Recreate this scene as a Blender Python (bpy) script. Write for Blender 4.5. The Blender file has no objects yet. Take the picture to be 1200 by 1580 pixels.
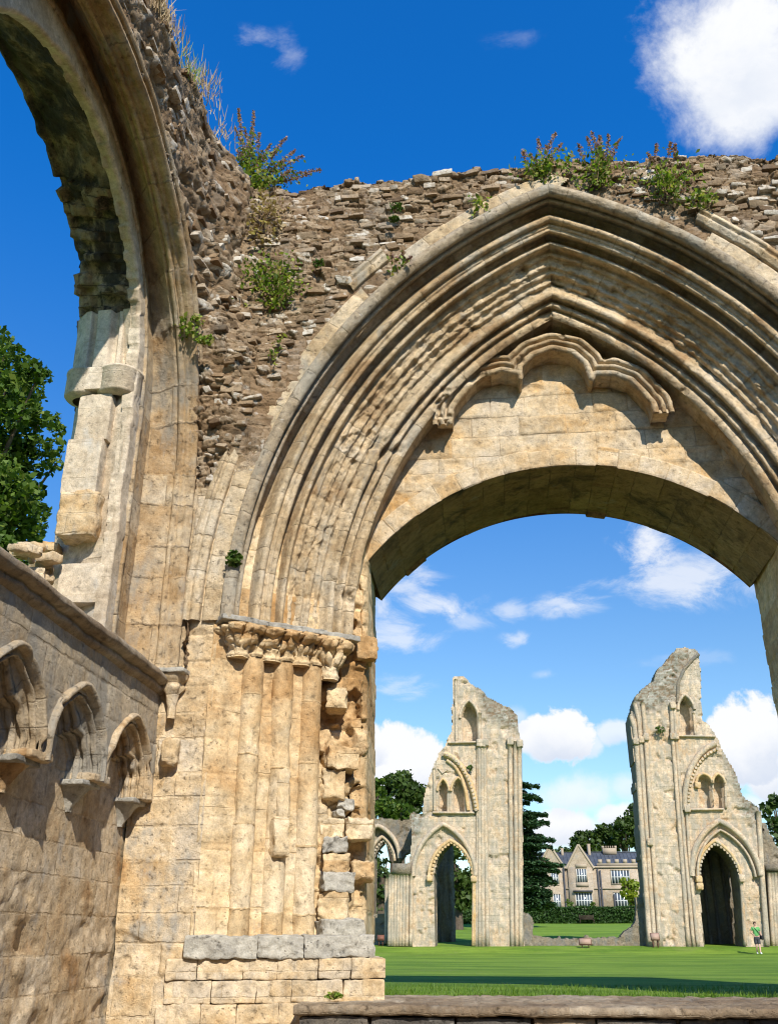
import bpy, math, random
import numpy as np
from math import sin, cos, pi, sqrt, atan2, hypot, radians as rad
from mathutils import Vector, Matrix

random.seed(11)
RS = np.random.RandomState(11)
C = bpy.context.scene.collection
scene = bpy.context.scene

# ------------------------------------------------------------------ camera
F, TH, YAW, EYE = 1457.0, rad(24.2), rad(6.3), 0.85      # focal length in photo pixels, pitch, yaw, eye height
cam = bpy.data.cameras.new('camera')
cam.sensor_fit = 'VERTICAL'; cam.sensor_height = 36; cam.lens = F / 1580 * 36
cam.clip_start = 0.1; cam.clip_end = 3000
camo = bpy.data.objects.new('camera', cam); C.objects.link(camo)
camo.location = (0, 0, EYE); camo.rotation_euler = (pi/2 + TH, 0, YAW)
scene.camera = camo

def ray(px, py):
    xc = (px - 600) / F; u = (790 - py) / F
    yf = cos(TH) - u * sin(TH); z = sin(TH) + u * cos(TH)
    c, s = cos(YAW), sin(YAW)
    return Vector((xc * c - yf * s, xc * s + yf * c, z))
def U(px, py, X=None, Y=None, Z=None):                     # survey helper: where a sight line meets a wall plane
    r = ray(px, py)
    t = X / r.x if X is not None else Y / r.y if Y is not None else (Z - EYE) / r.z
    return Vector((r.x * t, r.y * t, r.z * t + EYE))

# ------------------------------------------------------------------ sun, sky, exposure
SUN = Vector((0.42, -1.0, 0.86)).normalized()
sl = bpy.data.lights.new('sun', 'SUN'); sl.energy = 5.0; sl.angle = rad(0.53); sl.color = (1.0, 0.935, 0.83)
so = bpy.data.objects.new('sun', sl); C.objects.link(so)
so.rotation_euler = SUN.to_track_quat('Z', 'Y').to_euler(); so.location = (20, -30, 40)
scene.cycles.use_denoising = True; scene.cycles.filter_width = 1.15
scene.view_settings.view_transform = 'Standard'; scene.view_settings.look = 'None'
scene.view_settings.exposure = 0.40; scene.view_settings.gamma = 1.0

class NT:
    def __init__(s, tree): s.t = tree; s.N = tree.nodes; s.L = tree.links
    def n(s, typ, **kw):
        nd = s.N.new(typ)
        for k, v in kw.items(): setattr(nd, k, v)
        return nd
    def put(s, sock, v):
        if isinstance(v, bpy.types.NodeSocket): s.L.new(v, sock)
        elif v is not None:
            if hasattr(sock.default_value, '__len__') and not hasattr(v, '__len__'): v = (v,) * len(sock.default_value)
            if hasattr(sock.default_value, '__len__') and len(sock.default_value) == 4 and len(v) == 3: v = tuple(v) + (1,)
            sock.default_value = v
    def m(s, op, a, b=None, c=None, clamp=False):
        nd = s.n('ShaderNodeMath', operation=op, use_clamp=clamp)
        for i, v in enumerate((a, b, c)):
            if v is not None: s.put(nd.inputs[i], v)
        return nd.outputs[0]
    def v(s, op, a, b=None, scale=None):
        nd = s.n('ShaderNodeVectorMath', operation=op)
        s.put(nd.inputs[0], a)
        if b is not None: s.put(nd.inputs[1], b)
        if scale is not None: s.put(nd.inputs['Scale'], scale)
        return nd.outputs['Value'] if op in ('LENGTH', 'DOT_PRODUCT') else nd.outputs[0]
    def mix(s, f, a, b, blend='MIX'):
        nd = s.n('ShaderNodeMix', data_type='RGBA', blend_type=blend)
        s.put(nd.inputs[0], f); s.put(nd.inputs[6], a); s.put(nd.inputs[7], b)
        return nd.outputs[2]
    def ss(s, x, a, b):                                        # smoothstep
        nd = s.n('ShaderNodeMapRange', interpolation_type='SMOOTHSTEP')
        s.put(nd.inputs[0], x); s.put(nd.inputs[1], a); s.put(nd.inputs[2], b)
        return nd.outputs[0]
    def noise(s, vec, scale, detail=4, rough=0.55, dist=0.0):
        nd = s.n('ShaderNodeTexNoise'); s.put(nd.inputs['Vector'], vec)
        nd.inputs['Scale'].default_value = scale; nd.inputs['Detail'].default_value = detail
        nd.inputs['Roughness'].default_value = rough; nd.inputs['Distortion'].default_value = dist
        return nd.outputs['Fac']
    def attr(s, name, out='Fac'):
        return s.n('ShaderNodeAttribute', attribute_name=name).outputs[out]

SKYK = 0.1
def make_world():
    w = bpy.data.worlds.new('World'); scene.world = w; w.use_nodes = True
    t = NT(w.node_tree); t.N.clear()
    sky = t.n('ShaderNodeTexSky', sky_type='NISHITA', sun_disc=False)
    sky.sun_elevation = math.asin(SUN.z); sky.sun_rotation = atan2(SUN.x, SUN.y)
    sky.air_density = 1.0; sky.dust_density = 0.3; sky.ozone_density = 2.0
    tc = t.n('ShaderNodeTexCoord'); D = t.v('NORMALIZE', tc.outputs['Generated'])
    sp = t.n('ShaderNodeSeparateXYZ'); t.put(sp.inputs[0], D)
    az = t.m('ARCTAN2', sp.outputs[0], sp.outputs[1]); el = t.m('ARCSINE', sp.outputs[2])
    # polarised, deep blue higher up
    hs = t.n('ShaderNodeHueSaturation'); t.put(hs.inputs['Color'], sky.outputs[0])
    hs.inputs['Saturation'].default_value = 1.16; hs.inputs['Value'].default_value = 1.0; hs.inputs['Hue'].default_value = 0.502
    deep = t.mix(t.ss(el, 0.12, 0.80), (1.14, 1.24, 1.24), (0.11, 1.14, 1.93))
    col = t.mix(1.0, hs.outputs[0], deep, 'MULTIPLY')
    n1 = t.noise(D, 12.0, 10, 0.64, 0.25); n2 = t.noise(t.v('ADD', D, (3.1, 1.7, 5.2)), 26.0, 6, 0.6)
    nn = t.m('ADD', t.m('MULTIPLY', n1, 0.72), t.m('MULTIPLY', n2, 0.28))
    sq = t.n('ShaderNodeMapping'); t.put(sq.inputs['Vector'], D); sq.inputs['Scale'].default_value = (1, 1, 2.1)
    n3 = t.noise(sq.outputs[0], 13.0, 9, 0.66, 0.5)
    def ae(px, py):
        r = ray(px, py).normalized(); return atan2(r.x, r.y), math.asin(r.z)
    def blob(px, py, rx, ry):
        a0, e0 = ae(px, py); a1, _ = ae(px + rx, py); _, e1 = ae(px, py - ry)
        dx = t.m('DIVIDE', t.m('SUBTRACT', az, a0), abs(a1 - a0)); dy = t.m('DIVIDE', t.m('SUBTRACT', el, e0), abs(e1 - e0))
        r = t.m('SQRT', t.m('ADD', t.m('MULTIPLY', dx, dx), t.m('MULTIPLY', dy, dy)))
        return t.m('SUBTRACT', 1.0, r), dy
    dens = None; low = None
    # cumulus: px, py, rx, ry, noise amplitude, edge softness, opacity
    for (px, py, rx, ry, amp, soft, op) in [
            (1125, 60, 205, 160, 1.2, 0.7, 1.0), (1180, 140, 200, 115, 1.2, .7, 1.0),
            (600, 1190, 100, 72, 1.4, .22, 1.0), (560, 1150, 40, 40, 1.4, .25, 1.0),
            (855, 1138, 66, 50, 1.6, .22, 1.0), (905, 1148, 26, 25, 1.4, .4, .7),
            (950, 1130, 40, 22, 1.6, .5, .75),
            (1150, 1150, 92, 70, 1.4, .22, 1.0), (1195, 1195, 60, 60, 1.3, .3, 1.0),
            (1165, 1245, 40, 28, 1.5, .5, .7),
            (958, 1262, 62, 30, 1.6, .35, .95), (870, 1278, 85, 38, 1.5, .4, 1.0), (890, 1228, 90, 44, 1.6, .8, .75),
            (975, 1215, 60, 30, 1.5, .8, .6), (800, 1110, 24, 26, 1.5, .8, .45)]:
        mfield, dy = blob(px, py, rx, ry)
        x = t.m('ADD', mfield, t.m('MULTIPLY', t.m('SUBTRACT', nn, 0.5), amp * 1.7))
        d = t.m('MULTIPLY', t.ss(x, 0.02, soft), op)
        l = t.m('MULTIPLY', d, t.ss(t.m('ADD', dy, t.m('MULTIPLY', t.m('SUBTRACT', n1, .5), 2.2)), 0.25, -0.95))
        dens = d if dens is None else t.m('MAXIMUM', dens, d)
        low = l if low is None else t.m('MAXIMUM', low, l)
    # thin wisps
    for (px, py, rx, ry, op) in [
            (1090, 890, 160, 50, .7), (1000, 840, 60, 55, .85), (720, 955, 60, 20, .4), (930, 900, 60, 18, .4), (1150, 905, 90, 36, .45), (880, 935, 75, 22, .6), (650, 940, 110, 36, .8),
            (625, 900, 60, 40, .55), (615, 985, 70, 34, .6), (785, 940, 35, 22, .5), (793, 985, 26, 14, .62), (615, 1055, 65, 30, .5),
            (840, 1040, 25, 10, .35), (1075, 1015, 110, 14, .14), (400, 62, 40, 20, .3), (445, 80, 30, 36, .25), (790, 60, 45, 16, .12)]:
        mfield, _ = blob(px, py, rx, ry)
        x = t.m('ADD', mfield, t.m('MULTIPLY', t.m('SUBTRACT', n3, 0.54), 4.2))
        d = t.m('MULTIPLY', t.m('MULTIPLY', t.ss(x, -0.25, 1.0), op), t.ss(mfield, -0.55, 0.45))
        dens = t.m('MAXIMUM', dens, d)
    cc = t.mix(t.m('MULTIPLY', low, 0.62), (7.5, 7.6, 7.8), (4.1, 4.9, 6.4))
    out = t.mix(dens, col, cc)
    bg = t.n('ShaderNodeBackground'); t.put(bg.inputs[0], out); bg.inputs[1].default_value = SKYK
    o = t.n('ShaderNodeOutputWorld'); t.L.new(bg.outputs[0], o.inputs[0])
    w.cycles.sampling_method = 'MANUAL'; w.cycles.sample_map_resolution = 512
make_world()

# ------------------------------------------------------------------ numeric noise
def _hash(i, j, k, s):
    with np.errstate(over='ignore'):
        n = (i.astype(np.int64) * 374761393 + j.astype(np.int64) * 668265263 + k.astype(np.int64) * 974634777 + s * 362437) & 0xffffffff
        n = ((n ^ (n >> 13)) * 1274126177) & 0xffffffff
        n = ((n ^ (n >> 16)) * 2246822519) & 0xffffffff
        n = n ^ (n >> 15)
    return (n & 0xffffff).astype(np.float64) / 16777215.0
def vn(p, s=0):
    i = np.floor(p); f = p - i; i = i.astype(np.int64); f = f * f * (3 - 2 * f); r = 0
    for a in (0, 1):
        for b in (0, 1):
            for c in (0, 1):
                w = (f[:, 0] if a else 1 - f[:, 0]) * (f[:, 1] if b else 1 - f[:, 1]) * (f[:, 2] if c else 1 - f[:, 2])
                r = r + w * _hash(i[:, 0] + a, i[:, 1] + b, i[:, 2] + c, s)
    return r
def fbm(p, o=4, s=0):
    p = np.asarray(p, float); r = 0; a = 0.5; t = 0
    for k in range(o):
        r = r + a * (vn(p, s + k) * 2 - 1); t += a; a *= 0.5; p = p * 2.03 + 7.1
    return r / t
def p3(u, v, w=0.0): return np.stack([u, v, np.zeros_like(u) + w], 1)
def sst(x, a, b):
    t = np.clip((x - a) / (b - a), 0, 1); return t * t * (3 - 2 * t)
def worley(u, v, s=0, off=False):
    iu = np.floor(u).astype(np.int64); iv = np.floor(v).astype(np.int64); z = np.zeros_like(iu)
    f1 = np.full(u.shape, 9.0); f2 = np.full(u.shape, 9.0); rid = np.zeros(u.shape); ou = np.zeros(u.shape); ov = np.zeros(u.shape)
    for a in (-1, 0, 1):
        for b in (-1, 0, 1):
            cu = iu + a; cv = iv + b
            du = cu + 0.12 + 0.76 * _hash(cu, cv, z, s) - u; dv = cv + 0.12 + 0.76 * _hash(cu, cv, z + 1, s) - v
            d = np.sqrt(du * du + dv * dv); r = _hash(cu, cv, z + 2, s)
            near = d < f1
            f2 = np.where(near, f1, np.minimum(f2, d)); rid = np.where(near, r, rid); f1 = np.where(near, d, f1); ou = np.where(near, du, ou); ov = np.where(near, dv, ov)
    return (f1, f2, rid, ou, ov) if off else (f1, f2, rid)
def rubble(u, v, s=0, su=0.20, sv=0.088):
    """rough rubble masonry of angular flat-bedded stones: height (m), random per stone, mortar mask"""
    wu = u / su + 0.38 * fbm(p3(u * 5, v * 5), 3, s + 20); wv = v / sv + 0.55 * fbm(p3(u * 2.2, v * 5), 3, s + 30)
    f1, f2, r, ou, ov = worley(wu, wv, s, True); e = f2 - f1
    k = (r * 7919) % 1; k2 = (r * 3571) % 1
    body = sst(e, 0.02, 0.10)
    big = sst(fbm(p3(u * .9, v * 1.1), 3, s + 40), -.25, .3)
    h = .72 * body * (0.035 + 0.085 * r * r + 0.09 * (k - .5) * ou + 0.08 * (k2 - .62) * ov) * (.6 + .5 * big)
    g1, g2, r2, pu, pv = worley(wu * 2.3 + 5, wv * 1.9 + 3, s + 5, True)
    h += .016 * sst(g2 - g1, .02, .12) * r2 + .02 * (((r2 * 97) % 1) - .5) * pu
    h += 0.055 * fbm(p3(u * 1.3, v * 1.8), 4, s + 9) + 0.022 * fbm(p3(u * 8, v * 10), 4, s + 3) + .012 * fbm(p3(u * 26, v * 30), 2, s + 6)
    hole = sst(fbm(p3(u * 3.1, v * 5.0), 4, s + 50), .30, .42); h -= .07 * hole
    return h, np.clip(r * .8 + r2 * .2, 0, 1), np.maximum(1 - sst(e, 0.02, 0.17), hole * .9)
def rowmap(v, s, lo=0.25, hi=0.42, unit=0.25):
    rr = np.random.RandomState(s); c = np.concatenate([[-2.0], -2.0 + np.cumsum(rr.uniform(lo, hi, 80))])
    return np.interp(v, c, np.arange(81) * unit)
BW, BH, BOF, BSQ, BSF = 0.62, 0.25, 0.43, 0.72, 3
def ashlar(u, v, s=0, w=BW):
    row = np.floor(v / BH).astype(np.int64)
    wr = np.where(row % BSF != 0, w, w * BSQ); off = np.where(row % 2 != 0, 0, wr * BOF)
    n = np.floor((u + off) / wr); x = (u + off) - wr * n; y = v - BH * row
    d = np.minimum(np.minimum(x, wr - x), np.minimum(y, BH - y))
    return _hash(row, n.astype(np.int64), row * 0, s), d

# ------------------------------------------------------------------ mesh helpers
OFF = {}
def mk(name, V, Fs, mat, parent=None, attrs=None, smooth=True, suv=None):
    V = np.asarray(V, float).reshape(-1, 3)
    off = OFF.get(parent.name, Vector((0, 0, 0))) if parent else Vector((0, 0, 0))
    me = bpy.data.meshes.new(name)
    L = V - np.array(off)
    if isinstance(Fs, np.ndarray):
        k = Fs.shape[1]; nf = len(Fs)
        me.vertices.add(len(V)); me.vertices.foreach_set('co', L.astype(np.float32).ravel())
        me.loops.add(nf * k); me.loops.foreach_set('vertex_index', Fs.astype(np.int32).ravel())
        me.polygons.add(nf); me.polygons.foreach_set('loop_start', np.arange(0, nf * k, k, dtype=np.int32))
        me.update(calc_edges=True)
    else:
        me.from_pydata([tuple(a) for a in L], [], [tuple(int(i) for i in f) for f in Fs]); me.update()
    if smooth: me.polygons.foreach_set('use_smooth', np.ones(len(me.polygons), bool))
    if suv is None: suv = np.stack([V[:, 0] + V[:, 1], V[:, 2]], 1)
    S = np.zeros((len(V), 3), np.float32); S[:, :2] = suv
    a = me.attributes.new('suv', 'FLOAT_VECTOR', 'POINT'); a.data.foreach_set('vector', S.ravel())
    for k, v in (attrs or {}).items():
        a = me.attributes.new(k, 'FLOAT', 'POINT'); a.data.foreach_set('value', np.asarray(v, np.float32))
    if mat: me.materials.append(mat)
    o = bpy.data.objects.new(name, me); C.objects.link(o)
    if parent: o.parent = parent; OFF[o.name] = off
    else: OFF[o.name] = Vector((0, 0, 0))
    return o
def thing(name, label, cat, loc=(0, 0, 0), group=None):
    o = bpy.data.objects.new(name, None); C.objects.link(o); o.location = loc; o.empty_display_size = 0.2
    OFF[o.name] = Vector(loc); return tag(o, label, cat, group)
def tag(o, label, cat, group=None):
    o['label'] = label; o['category'] = cat
    if group: o['group'] = group
    return o
def struct(o): o['kind'] = 'structure'; return o
def base_at(o, loc):                                             # move a one-mesh thing's origin to its base
    loc = Vector(loc); o.data.transform(Matrix.Translation(-loc)); o.location = loc; OFF[o.name] = loc; return o
def gridf(nu, nv, mask=None):
    i, j = np.meshgrid(np.arange(nu - 1), np.arange(nv - 1), indexing='ij'); a = (i * nv + j).ravel()
    Q = np.stack([a, a + nv, a + nv + 1, a + 1], 1)
    if mask is not None:
        m = mask.reshape(nu, nv); q = m[:-1, :-1] & m[1:, :-1] & m[1:, 1:] & m[:-1, 1:]; Q = Q[q.ravel()]
    return Q
def compact(V, Q, attrs=None, suv=None):
    used = np.unique(Q); mp = np.full(len(V), -1); mp[used] = np.arange(len(used))
    return V[used], mp[Q], {k: v[used] for k, v in (attrs or {}).items()}, (None if suv is None else suv[used])
def gsheet(name, V, nu, nv, mat, parent, mask=None, attrs=None, suv=None, smooth=True):
    Q = gridf(nu, nv, mask); V, Q, attrs, suv = compact(V, Q, attrs, suv)
    return mk(name, V, Q, mat, parent, attrs, smooth, suv)

def rblock_data(c, size, rotz=0, r=0.03, rough=0.012, n=9, seed=0, tilt=0.0):
    """a weathered, rounded stone block"""
    V = []; Fq = []; b = 0; hx, hy, hz = [s / 2 for s in size]; g = np.linspace(-1, 1, n)
    A, B = np.meshgrid(g, g, indexing='ij'); A = A.ravel(); B = B.ravel(); one = np.ones_like(A)
    q = gridf(n, n)
    for k in range(6):
        s = 1 if k % 2 else -1
        P = [None] * 3; ax = k // 2; P[ax] = one * s; P[(ax + 1) % 3] = A if s > 0 else -A; P[(ax + 2) % 3] = B
        V.append(np.stack(P, 1)); Fq.append(q + b); b += n * n
    V = np.concatenate(V); Fq = np.concatenate(Fq)
    H = np.array([hx, hy, hz]); P = V * H; inner = np.maximum(H - r, H * 0.3)
    Q = np.clip(P, -inner, inner); d = P - Q; ln = np.linalg.norm(d, axis=1, keepdims=True); d = d / np.maximum(ln, 1e-6) * np.minimum(r, H.min() * .7)
    P = Q + d
    w = P + np.array(c)
    P = P * (1 + 0) + np.stack([fbm(w * 5 + 3, 3, seed), fbm(w * 5 + 11, 3, seed + 5), fbm(w * 5 + 23, 3, seed + 9)], 1) * rough + V * (fbm(w * 17, 2, seed)[:, None] * rough * 0.5)
    R = np.array(Matrix.Rotation(rotz, 3, 'Z') @ Matrix.Rotation(tilt, 3, 'Y'))
    return P @ R.T + np.array(c), Fq
def rblock(name, c, size, mat, parent, rotz=0, r=0.03, rough=0.012, n=9, seed=None, tilt=0.0):
    seed = random.randint(0, 999) if seed is None else seed
    V, Q = rblock_data(c, size, rotz, r, rough, n, seed, tilt)
    return mk(name, V, Q, mat, parent, {'rnd': np.full(len(V), random.random())})
def join(parts):
    V = []; Q = []; b = 0
    for v, q in parts: V.append(np.asarray(v, float)); Q.append(np.asarray(q) + b); b += len(v)
    return np.concatenate(V), np.concatenate(Q)
def tube_data(P, r, n=8, cap=True):
    P = [Vector(p) for p in P]; m = len(P); R = r if hasattr(r, '__len__') else [r] * m
    V = []; up0 = None
    for i, p in enumerate(P):
        t = (P[min(i + 1, m - 1)] - P[max(i - 1, 0)]).normalized()
        if up0 is None: up0 = t.orthogonal().normalized()
        up0 = (up0 - t * up0.dot(t)).normalized(); b = t.cross(up0)
        for k in range(n):
            a = 2 * pi * k / n; V.append(p + (up0 * cos(a) + b * sin(a)) * R[i])
    Q = [(i * n + k, i * n + (k + 1) % n, (i + 1) * n + (k + 1) % n, (i + 1) * n + k) for i in range(m - 1) for k in range(n)]
    if cap and n == 8:
        for o in (0, (m - 1) * n): Q += [(o, o + 1, o + 2, o + 3), (o, o + 3, o + 4, o + 7), (o + 4, o + 5, o + 6, o + 7)]
    return np.array([tuple(v) for v in V]), np.array(Q)
def tube(name, P, r, mat, parent, n=8):
    V, Q = tube_data(P, r, n); return mk(name, V, Q, mat, parent)
def box_data(a, b):
    x0, y0, z0 = a; x1, y1, z1 = b
    V = np.array([(x0, y0, z0), (x1, y0, z0), (x1, y1, z0), (x0, y1, z0), (x0, y0, z1), (x1, y0, z1), (x1, y1, z1), (x0, y1, z1)], float)
    return V, np.array([(0, 3, 2, 1), (4, 5, 6, 7), (0, 1, 5, 4), (1, 2, 6, 5), (2, 3, 7, 6), (3, 0, 4, 7)])
def boxes(name, L, mat, parent):
    V, Q = join([box_data(a, b) for a, b in L]); return mk(name, V, Q, mat, parent, smooth=False)
def lathe_data(prof, c, n=20, a0=0, a1=2 * pi, fn=None):
    prof = np.array(prof, float); m = len(prof); closed = abs(a1 - a0 - 2 * pi) < 1e-6
    A = np.linspace(a0, a1, n + 1); V = []
    for r, z in prof:
        for a in A: V.append((c[0] + r * cos(a), c[1] + r * sin(a), c[2] + z))
    return np.array(V), gridf(m, n + 1)

# ------------------------------------------------------------------ materials
def new_mat(name):
    m = bpy.data.materials.new(name); m.use_nodes = True; t = NT(m.node_tree); t.N.clear()
    o = t.n('ShaderNodeOutputMaterial'); b = t.n('ShaderNodeBsdfPrincipled'); t.L.new(b.outputs[0], o.inputs[0])
    b.inputs['Roughness'].default_value = 0.9; b.inputs['Specular IOR Level'].default_value = 0.2
    return m, t, b
def stone(name, pal, brick=None, mortar=((.40, .30, .18), .35), tint=.14, grey=(.5, .62), greycol=(.30, .285, .25), crust=None, lichen=.5,
          bump=1.0, rub=None, big=.55, bdist=.02, streak=0.5, fine=1.0):
    m, t, b = new_mat(name)
    P = t.n('ShaderNodeNewGeometry').outputs['Position']; suv = t.attr('suv', 'Vector')
    n_big = t.noise(P, big, 4, .6, .4); n_mid = t.noise(P, 2.6, 6, .65); n_f = t.noise(P, 14, 9, .72); n_ff = t.noise(P, 55, 5, .75)
    rp = t.n('ShaderNodeValToRGB'); e = rp.color_ramp.elements
    e[0].position = .36; e[0].color = (*pal[0], 1); e[1].position = .63; e[1].color = (*pal[-1], 1)
    for i, c in enumerate(pal[1:-1]): x = e.new(.36 + .27 * (i + 1) / (len(pal) - 1)); x.color = (*c, 1)
    val = t.m('ADD', t.m('MULTIPLY', n_big, .55), t.m('MULTIPLY', n_mid, .45))
    hgt = t.m('ADD', t.m('MULTIPLY', n_f, .8), t.m('MULTIPLY', n_ff, .35))
    hgt = t.m('SUBTRACT', hgt, t.m('MULTIPLY', t.ss(n_f, .42, .30), .5))
    rnd = t.attr('rnd')
    mfac = None
    if brick:
        wv = t.n('ShaderNodeTexNoise'); t.put(wv.inputs['Vector'], P); wv.inputs['Scale'].default_value = 9; wv.inputs['Detail'].default_value = 4
        dv = t.v('SCALE', t.v('SUBTRACT', wv.outputs['Color'], (.5, .5, .5)), scale=.03)
        bt = t.n('ShaderNodeTexBrick', offset=BOF, offset_frequency=2, squash=BSQ, squash_frequency=BSF)
        t.put(bt.inputs['Vector'], t.v('ADD', suv, dv)); bt.inputs['Scale'].default_value = 1
        bt.inputs['Color1'].default_value = (0, 0, 0, 1); bt.inputs['Color2'].default_value = (1, 1, 1, 1); bt.inputs['Mortar'].default_value = (.5, .5, .5, 1)
        bt.inputs['Mortar Size'].default_value = brick[2] if len(brick) > 2 else .012; bt.inputs['Mortar Smooth'].default_value = .6
        bt.inputs['Brick Width'].default_value = brick[0]; bt.inputs['Row Height'].default_value = brick[1]
        sep = t.n('ShaderNodeSeparateColor'); t.put(sep.inputs[0], bt.outputs['Color'])
        btint = t.m('SUBTRACT', sep.outputs[0], .5)
        val = t.m('ADD', val, t.m('MULTIPLY', btint, tint * .8))
        mfac = t.m('MULTIPLY', bt.outputs['Fac'], t.ss(n_mid, .40, .60))
    t.put(rp.inputs[0], val); col = rp.outputs[0]
    # grain
    gr = t.m('ADD', t.m('MULTIPLY', t.m('SUBTRACT', n_f, .5), .9), t.m('MULTIPLY', t.m('SUBTRACT', n_ff, .5), .7))
    vm = t.m('ADD', 1.0, t.m('MULTIPLY', gr, 1.25))
    pit = t.n('ShaderNodeTexVoronoi', feature='F1'); t.put(pit.inputs['Vector'], P); pit.inputs['Scale'].default_value = 26
    n_x = t.noise(t.v('ADD', P, (5, 3, 9)), 5.5, 6, .7); n_h = t.noise(t.v('ADD', P, (1, 8, 4)), 120, 3, .7)
    pits = t.m('MULTIPLY', t.ss(pit.outputs['Distance'], .30, .12), t.ss(n_x, .55, .66))
    vm = t.m('MULTIPLY', vm, t.m('ADD', .74, t.m('MULTIPLY', t.ss(n_x, .28, .66), .42)))
    vm = t.m('MULTIPLY', vm, t.m('SUBTRACT', 1.0, t.m('MULTIPLY', pits, .40 * fine)))
    vm = t.m('MULTIPLY', vm, t.m('ADD', 1 - .10 * fine, t.m('MULTIPLY', n_h, .20 * fine)))
    hgt = t.m('SUBTRACT', hgt, t.m('MULTIPLY', pits, .5)); hgt = t.m('ADD', hgt, t.m('MULTIPLY', n_x, .8)); hgt = t.m('ADD', hgt, t.m('MULTIPLY', n_h, .10))
    if brick: vm = t.m('MULTIPLY', vm, t.m('ADD', 1.0, t.m('MULTIPLY', btint, tint)))
    cb = t.n('ShaderNodeCombineXYZ')
    for i in range(3): t.put(cb.inputs[i], vm)
    col = t.mix(1, col, cb.outputs[0], 'MULTIPLY')
    # grey weathering in streaks and patches
    st = t.n('ShaderNodeMapping'); t.put(st.inputs['Vector'], P); st.inputs['Scale'].default_value = (1, 1, .28)
    n_st = t.noise(st.outputs[0], 3.2, 6, .65); n_pt = t.noise(t.v('ADD', P, (9, 4, 2)), 1.1, 6, .7)
    gm = t.m('ADD', t.m('MULTIPLY', n_st, streak), t.m('MULTIPLY', n_pt, 1 - streak))
    col = t.mix(t.m('MULTIPLY', t.ss(gm, grey[0], grey[1]), .85), col, t.mix(n_f, tuple(c * .6 for c in greycol), tuple(min(1, c * 1.45) for c in greycol)))
    if mfac is not None:
        col = t.mix(t.m('MULTIPLY', mfac, mortar[1]), col, mortar[0])
        hgt = t.m('SUBTRACT', hgt, t.m('MULTIPLY', mfac, .45))
    if rub:                                                      # rubble stones carried as attributes
        rr = t.n('ShaderNodeValToRGB'); e = rr.color_ramp.elements
        e[0].position = 0; e[0].color = (*rub[0], 1); e[1].position = 1; e[1].color = (*rub[-1], 1)
        for i, c in enumerate(rub[1:-1]): x = e.new((i + 1) / (len(rub) - 1)); x.color = (*c, 1)
        t.put(rr.inputs[0], rnd)
        rc = t.mix(1, rr.outputs[0], cb.outputs[0], 'MULTIPLY')
        rc = t.mix(t.m('MULTIPLY', t.ss(gm, .48, .64), .36), rc, t.mix(rnd, tuple(c * .55 for c in greycol), tuple(c * 1.2 for c in greycol)))
        rc = t.mix(t.m('MULTIPLY', t.ss(rnd, .80, .88), t.ss(n_f, .38, .6)), rc, (.52, .48, .41))
        rc = t.mix(t.m('MULTIPLY', t.attr('mort'), .92), rc, t.mix(n_mid, (.085, .056, .032), (.25, .165, .09)))
        n_r = t.noise(t.v('ADD', P, (2, 7, 1)), .8, 4, .6)
        rc = t.mix(t.m('MULTIPLY', t.ss(n_r, .45, .66), .35), rc, (.22, .125, .056))
        col = t.mix(t.attr('rubw'), col, rc)
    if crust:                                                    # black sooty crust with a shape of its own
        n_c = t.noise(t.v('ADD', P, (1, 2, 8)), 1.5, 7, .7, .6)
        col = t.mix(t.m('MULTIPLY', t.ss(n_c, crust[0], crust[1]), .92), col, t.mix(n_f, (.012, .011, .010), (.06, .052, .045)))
    if lichen:
        vo = t.n('ShaderNodeTexVoronoi', feature='F1'); t.put(vo.inputs['Vector'], t.v('ADD', P, t.v('SCALE', wv.outputs['Color'], scale=.06) if brick else (0, 0, 0))); vo.inputs['Scale'].default_value = 7
        spot = t.m('MULTIPLY', t.ss(vo.outputs['Distance'], .30, .12), t.ss(t.noise(P, 1.7, 4, .6), .52, .66))
        col = t.mix(t.m('MULTIPLY', t.m('MULTIPLY', spot, t.ss(n_f, .35, .6)), lichen), col, (.62, .60, .54))
    t.put(b.inputs['Base Color'], col)
    bp = t.n('ShaderNodeBump'); bp.inputs['Strength'].default_value = min(1, .95 * bump); bp.inputs['Distance'].default_value = bdist * 1.3 * max(1, bump)
    t.put(bp.inputs['Height'], hgt); t.L.new(bp.outputs[0], b.inputs['Normal'])
    return m
def plain(name, c1, c2, scale=6, rough=.8, bump=.3, spec=.2, metal=0):
    m, t, b = new_mat(name); tc = t.n('ShaderNodeTexCoord').outputs['Object']
    n = t.noise(tc, scale, 6, .65)
    t.put(b.inputs['Base Color'], t.mix(t.ss(n, .3, .7), c1, c2)); b.inputs['Roughness'].default_value = rough
    b.inputs['Specular IOR Level'].default_value = spec; b.inputs['Metallic'].default_value = metal
    if bump:
        bp = t.n('ShaderNodeBump'); bp.inputs['Strength'].default_value = bump; bp.inputs['Distance'].default_value = .02
        t.put(bp.inputs['Height'], t.noise(tc, scale * 4, 6, .7)); t.L.new(bp.outputs[0], b.inputs['Normal'])
    return m
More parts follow.
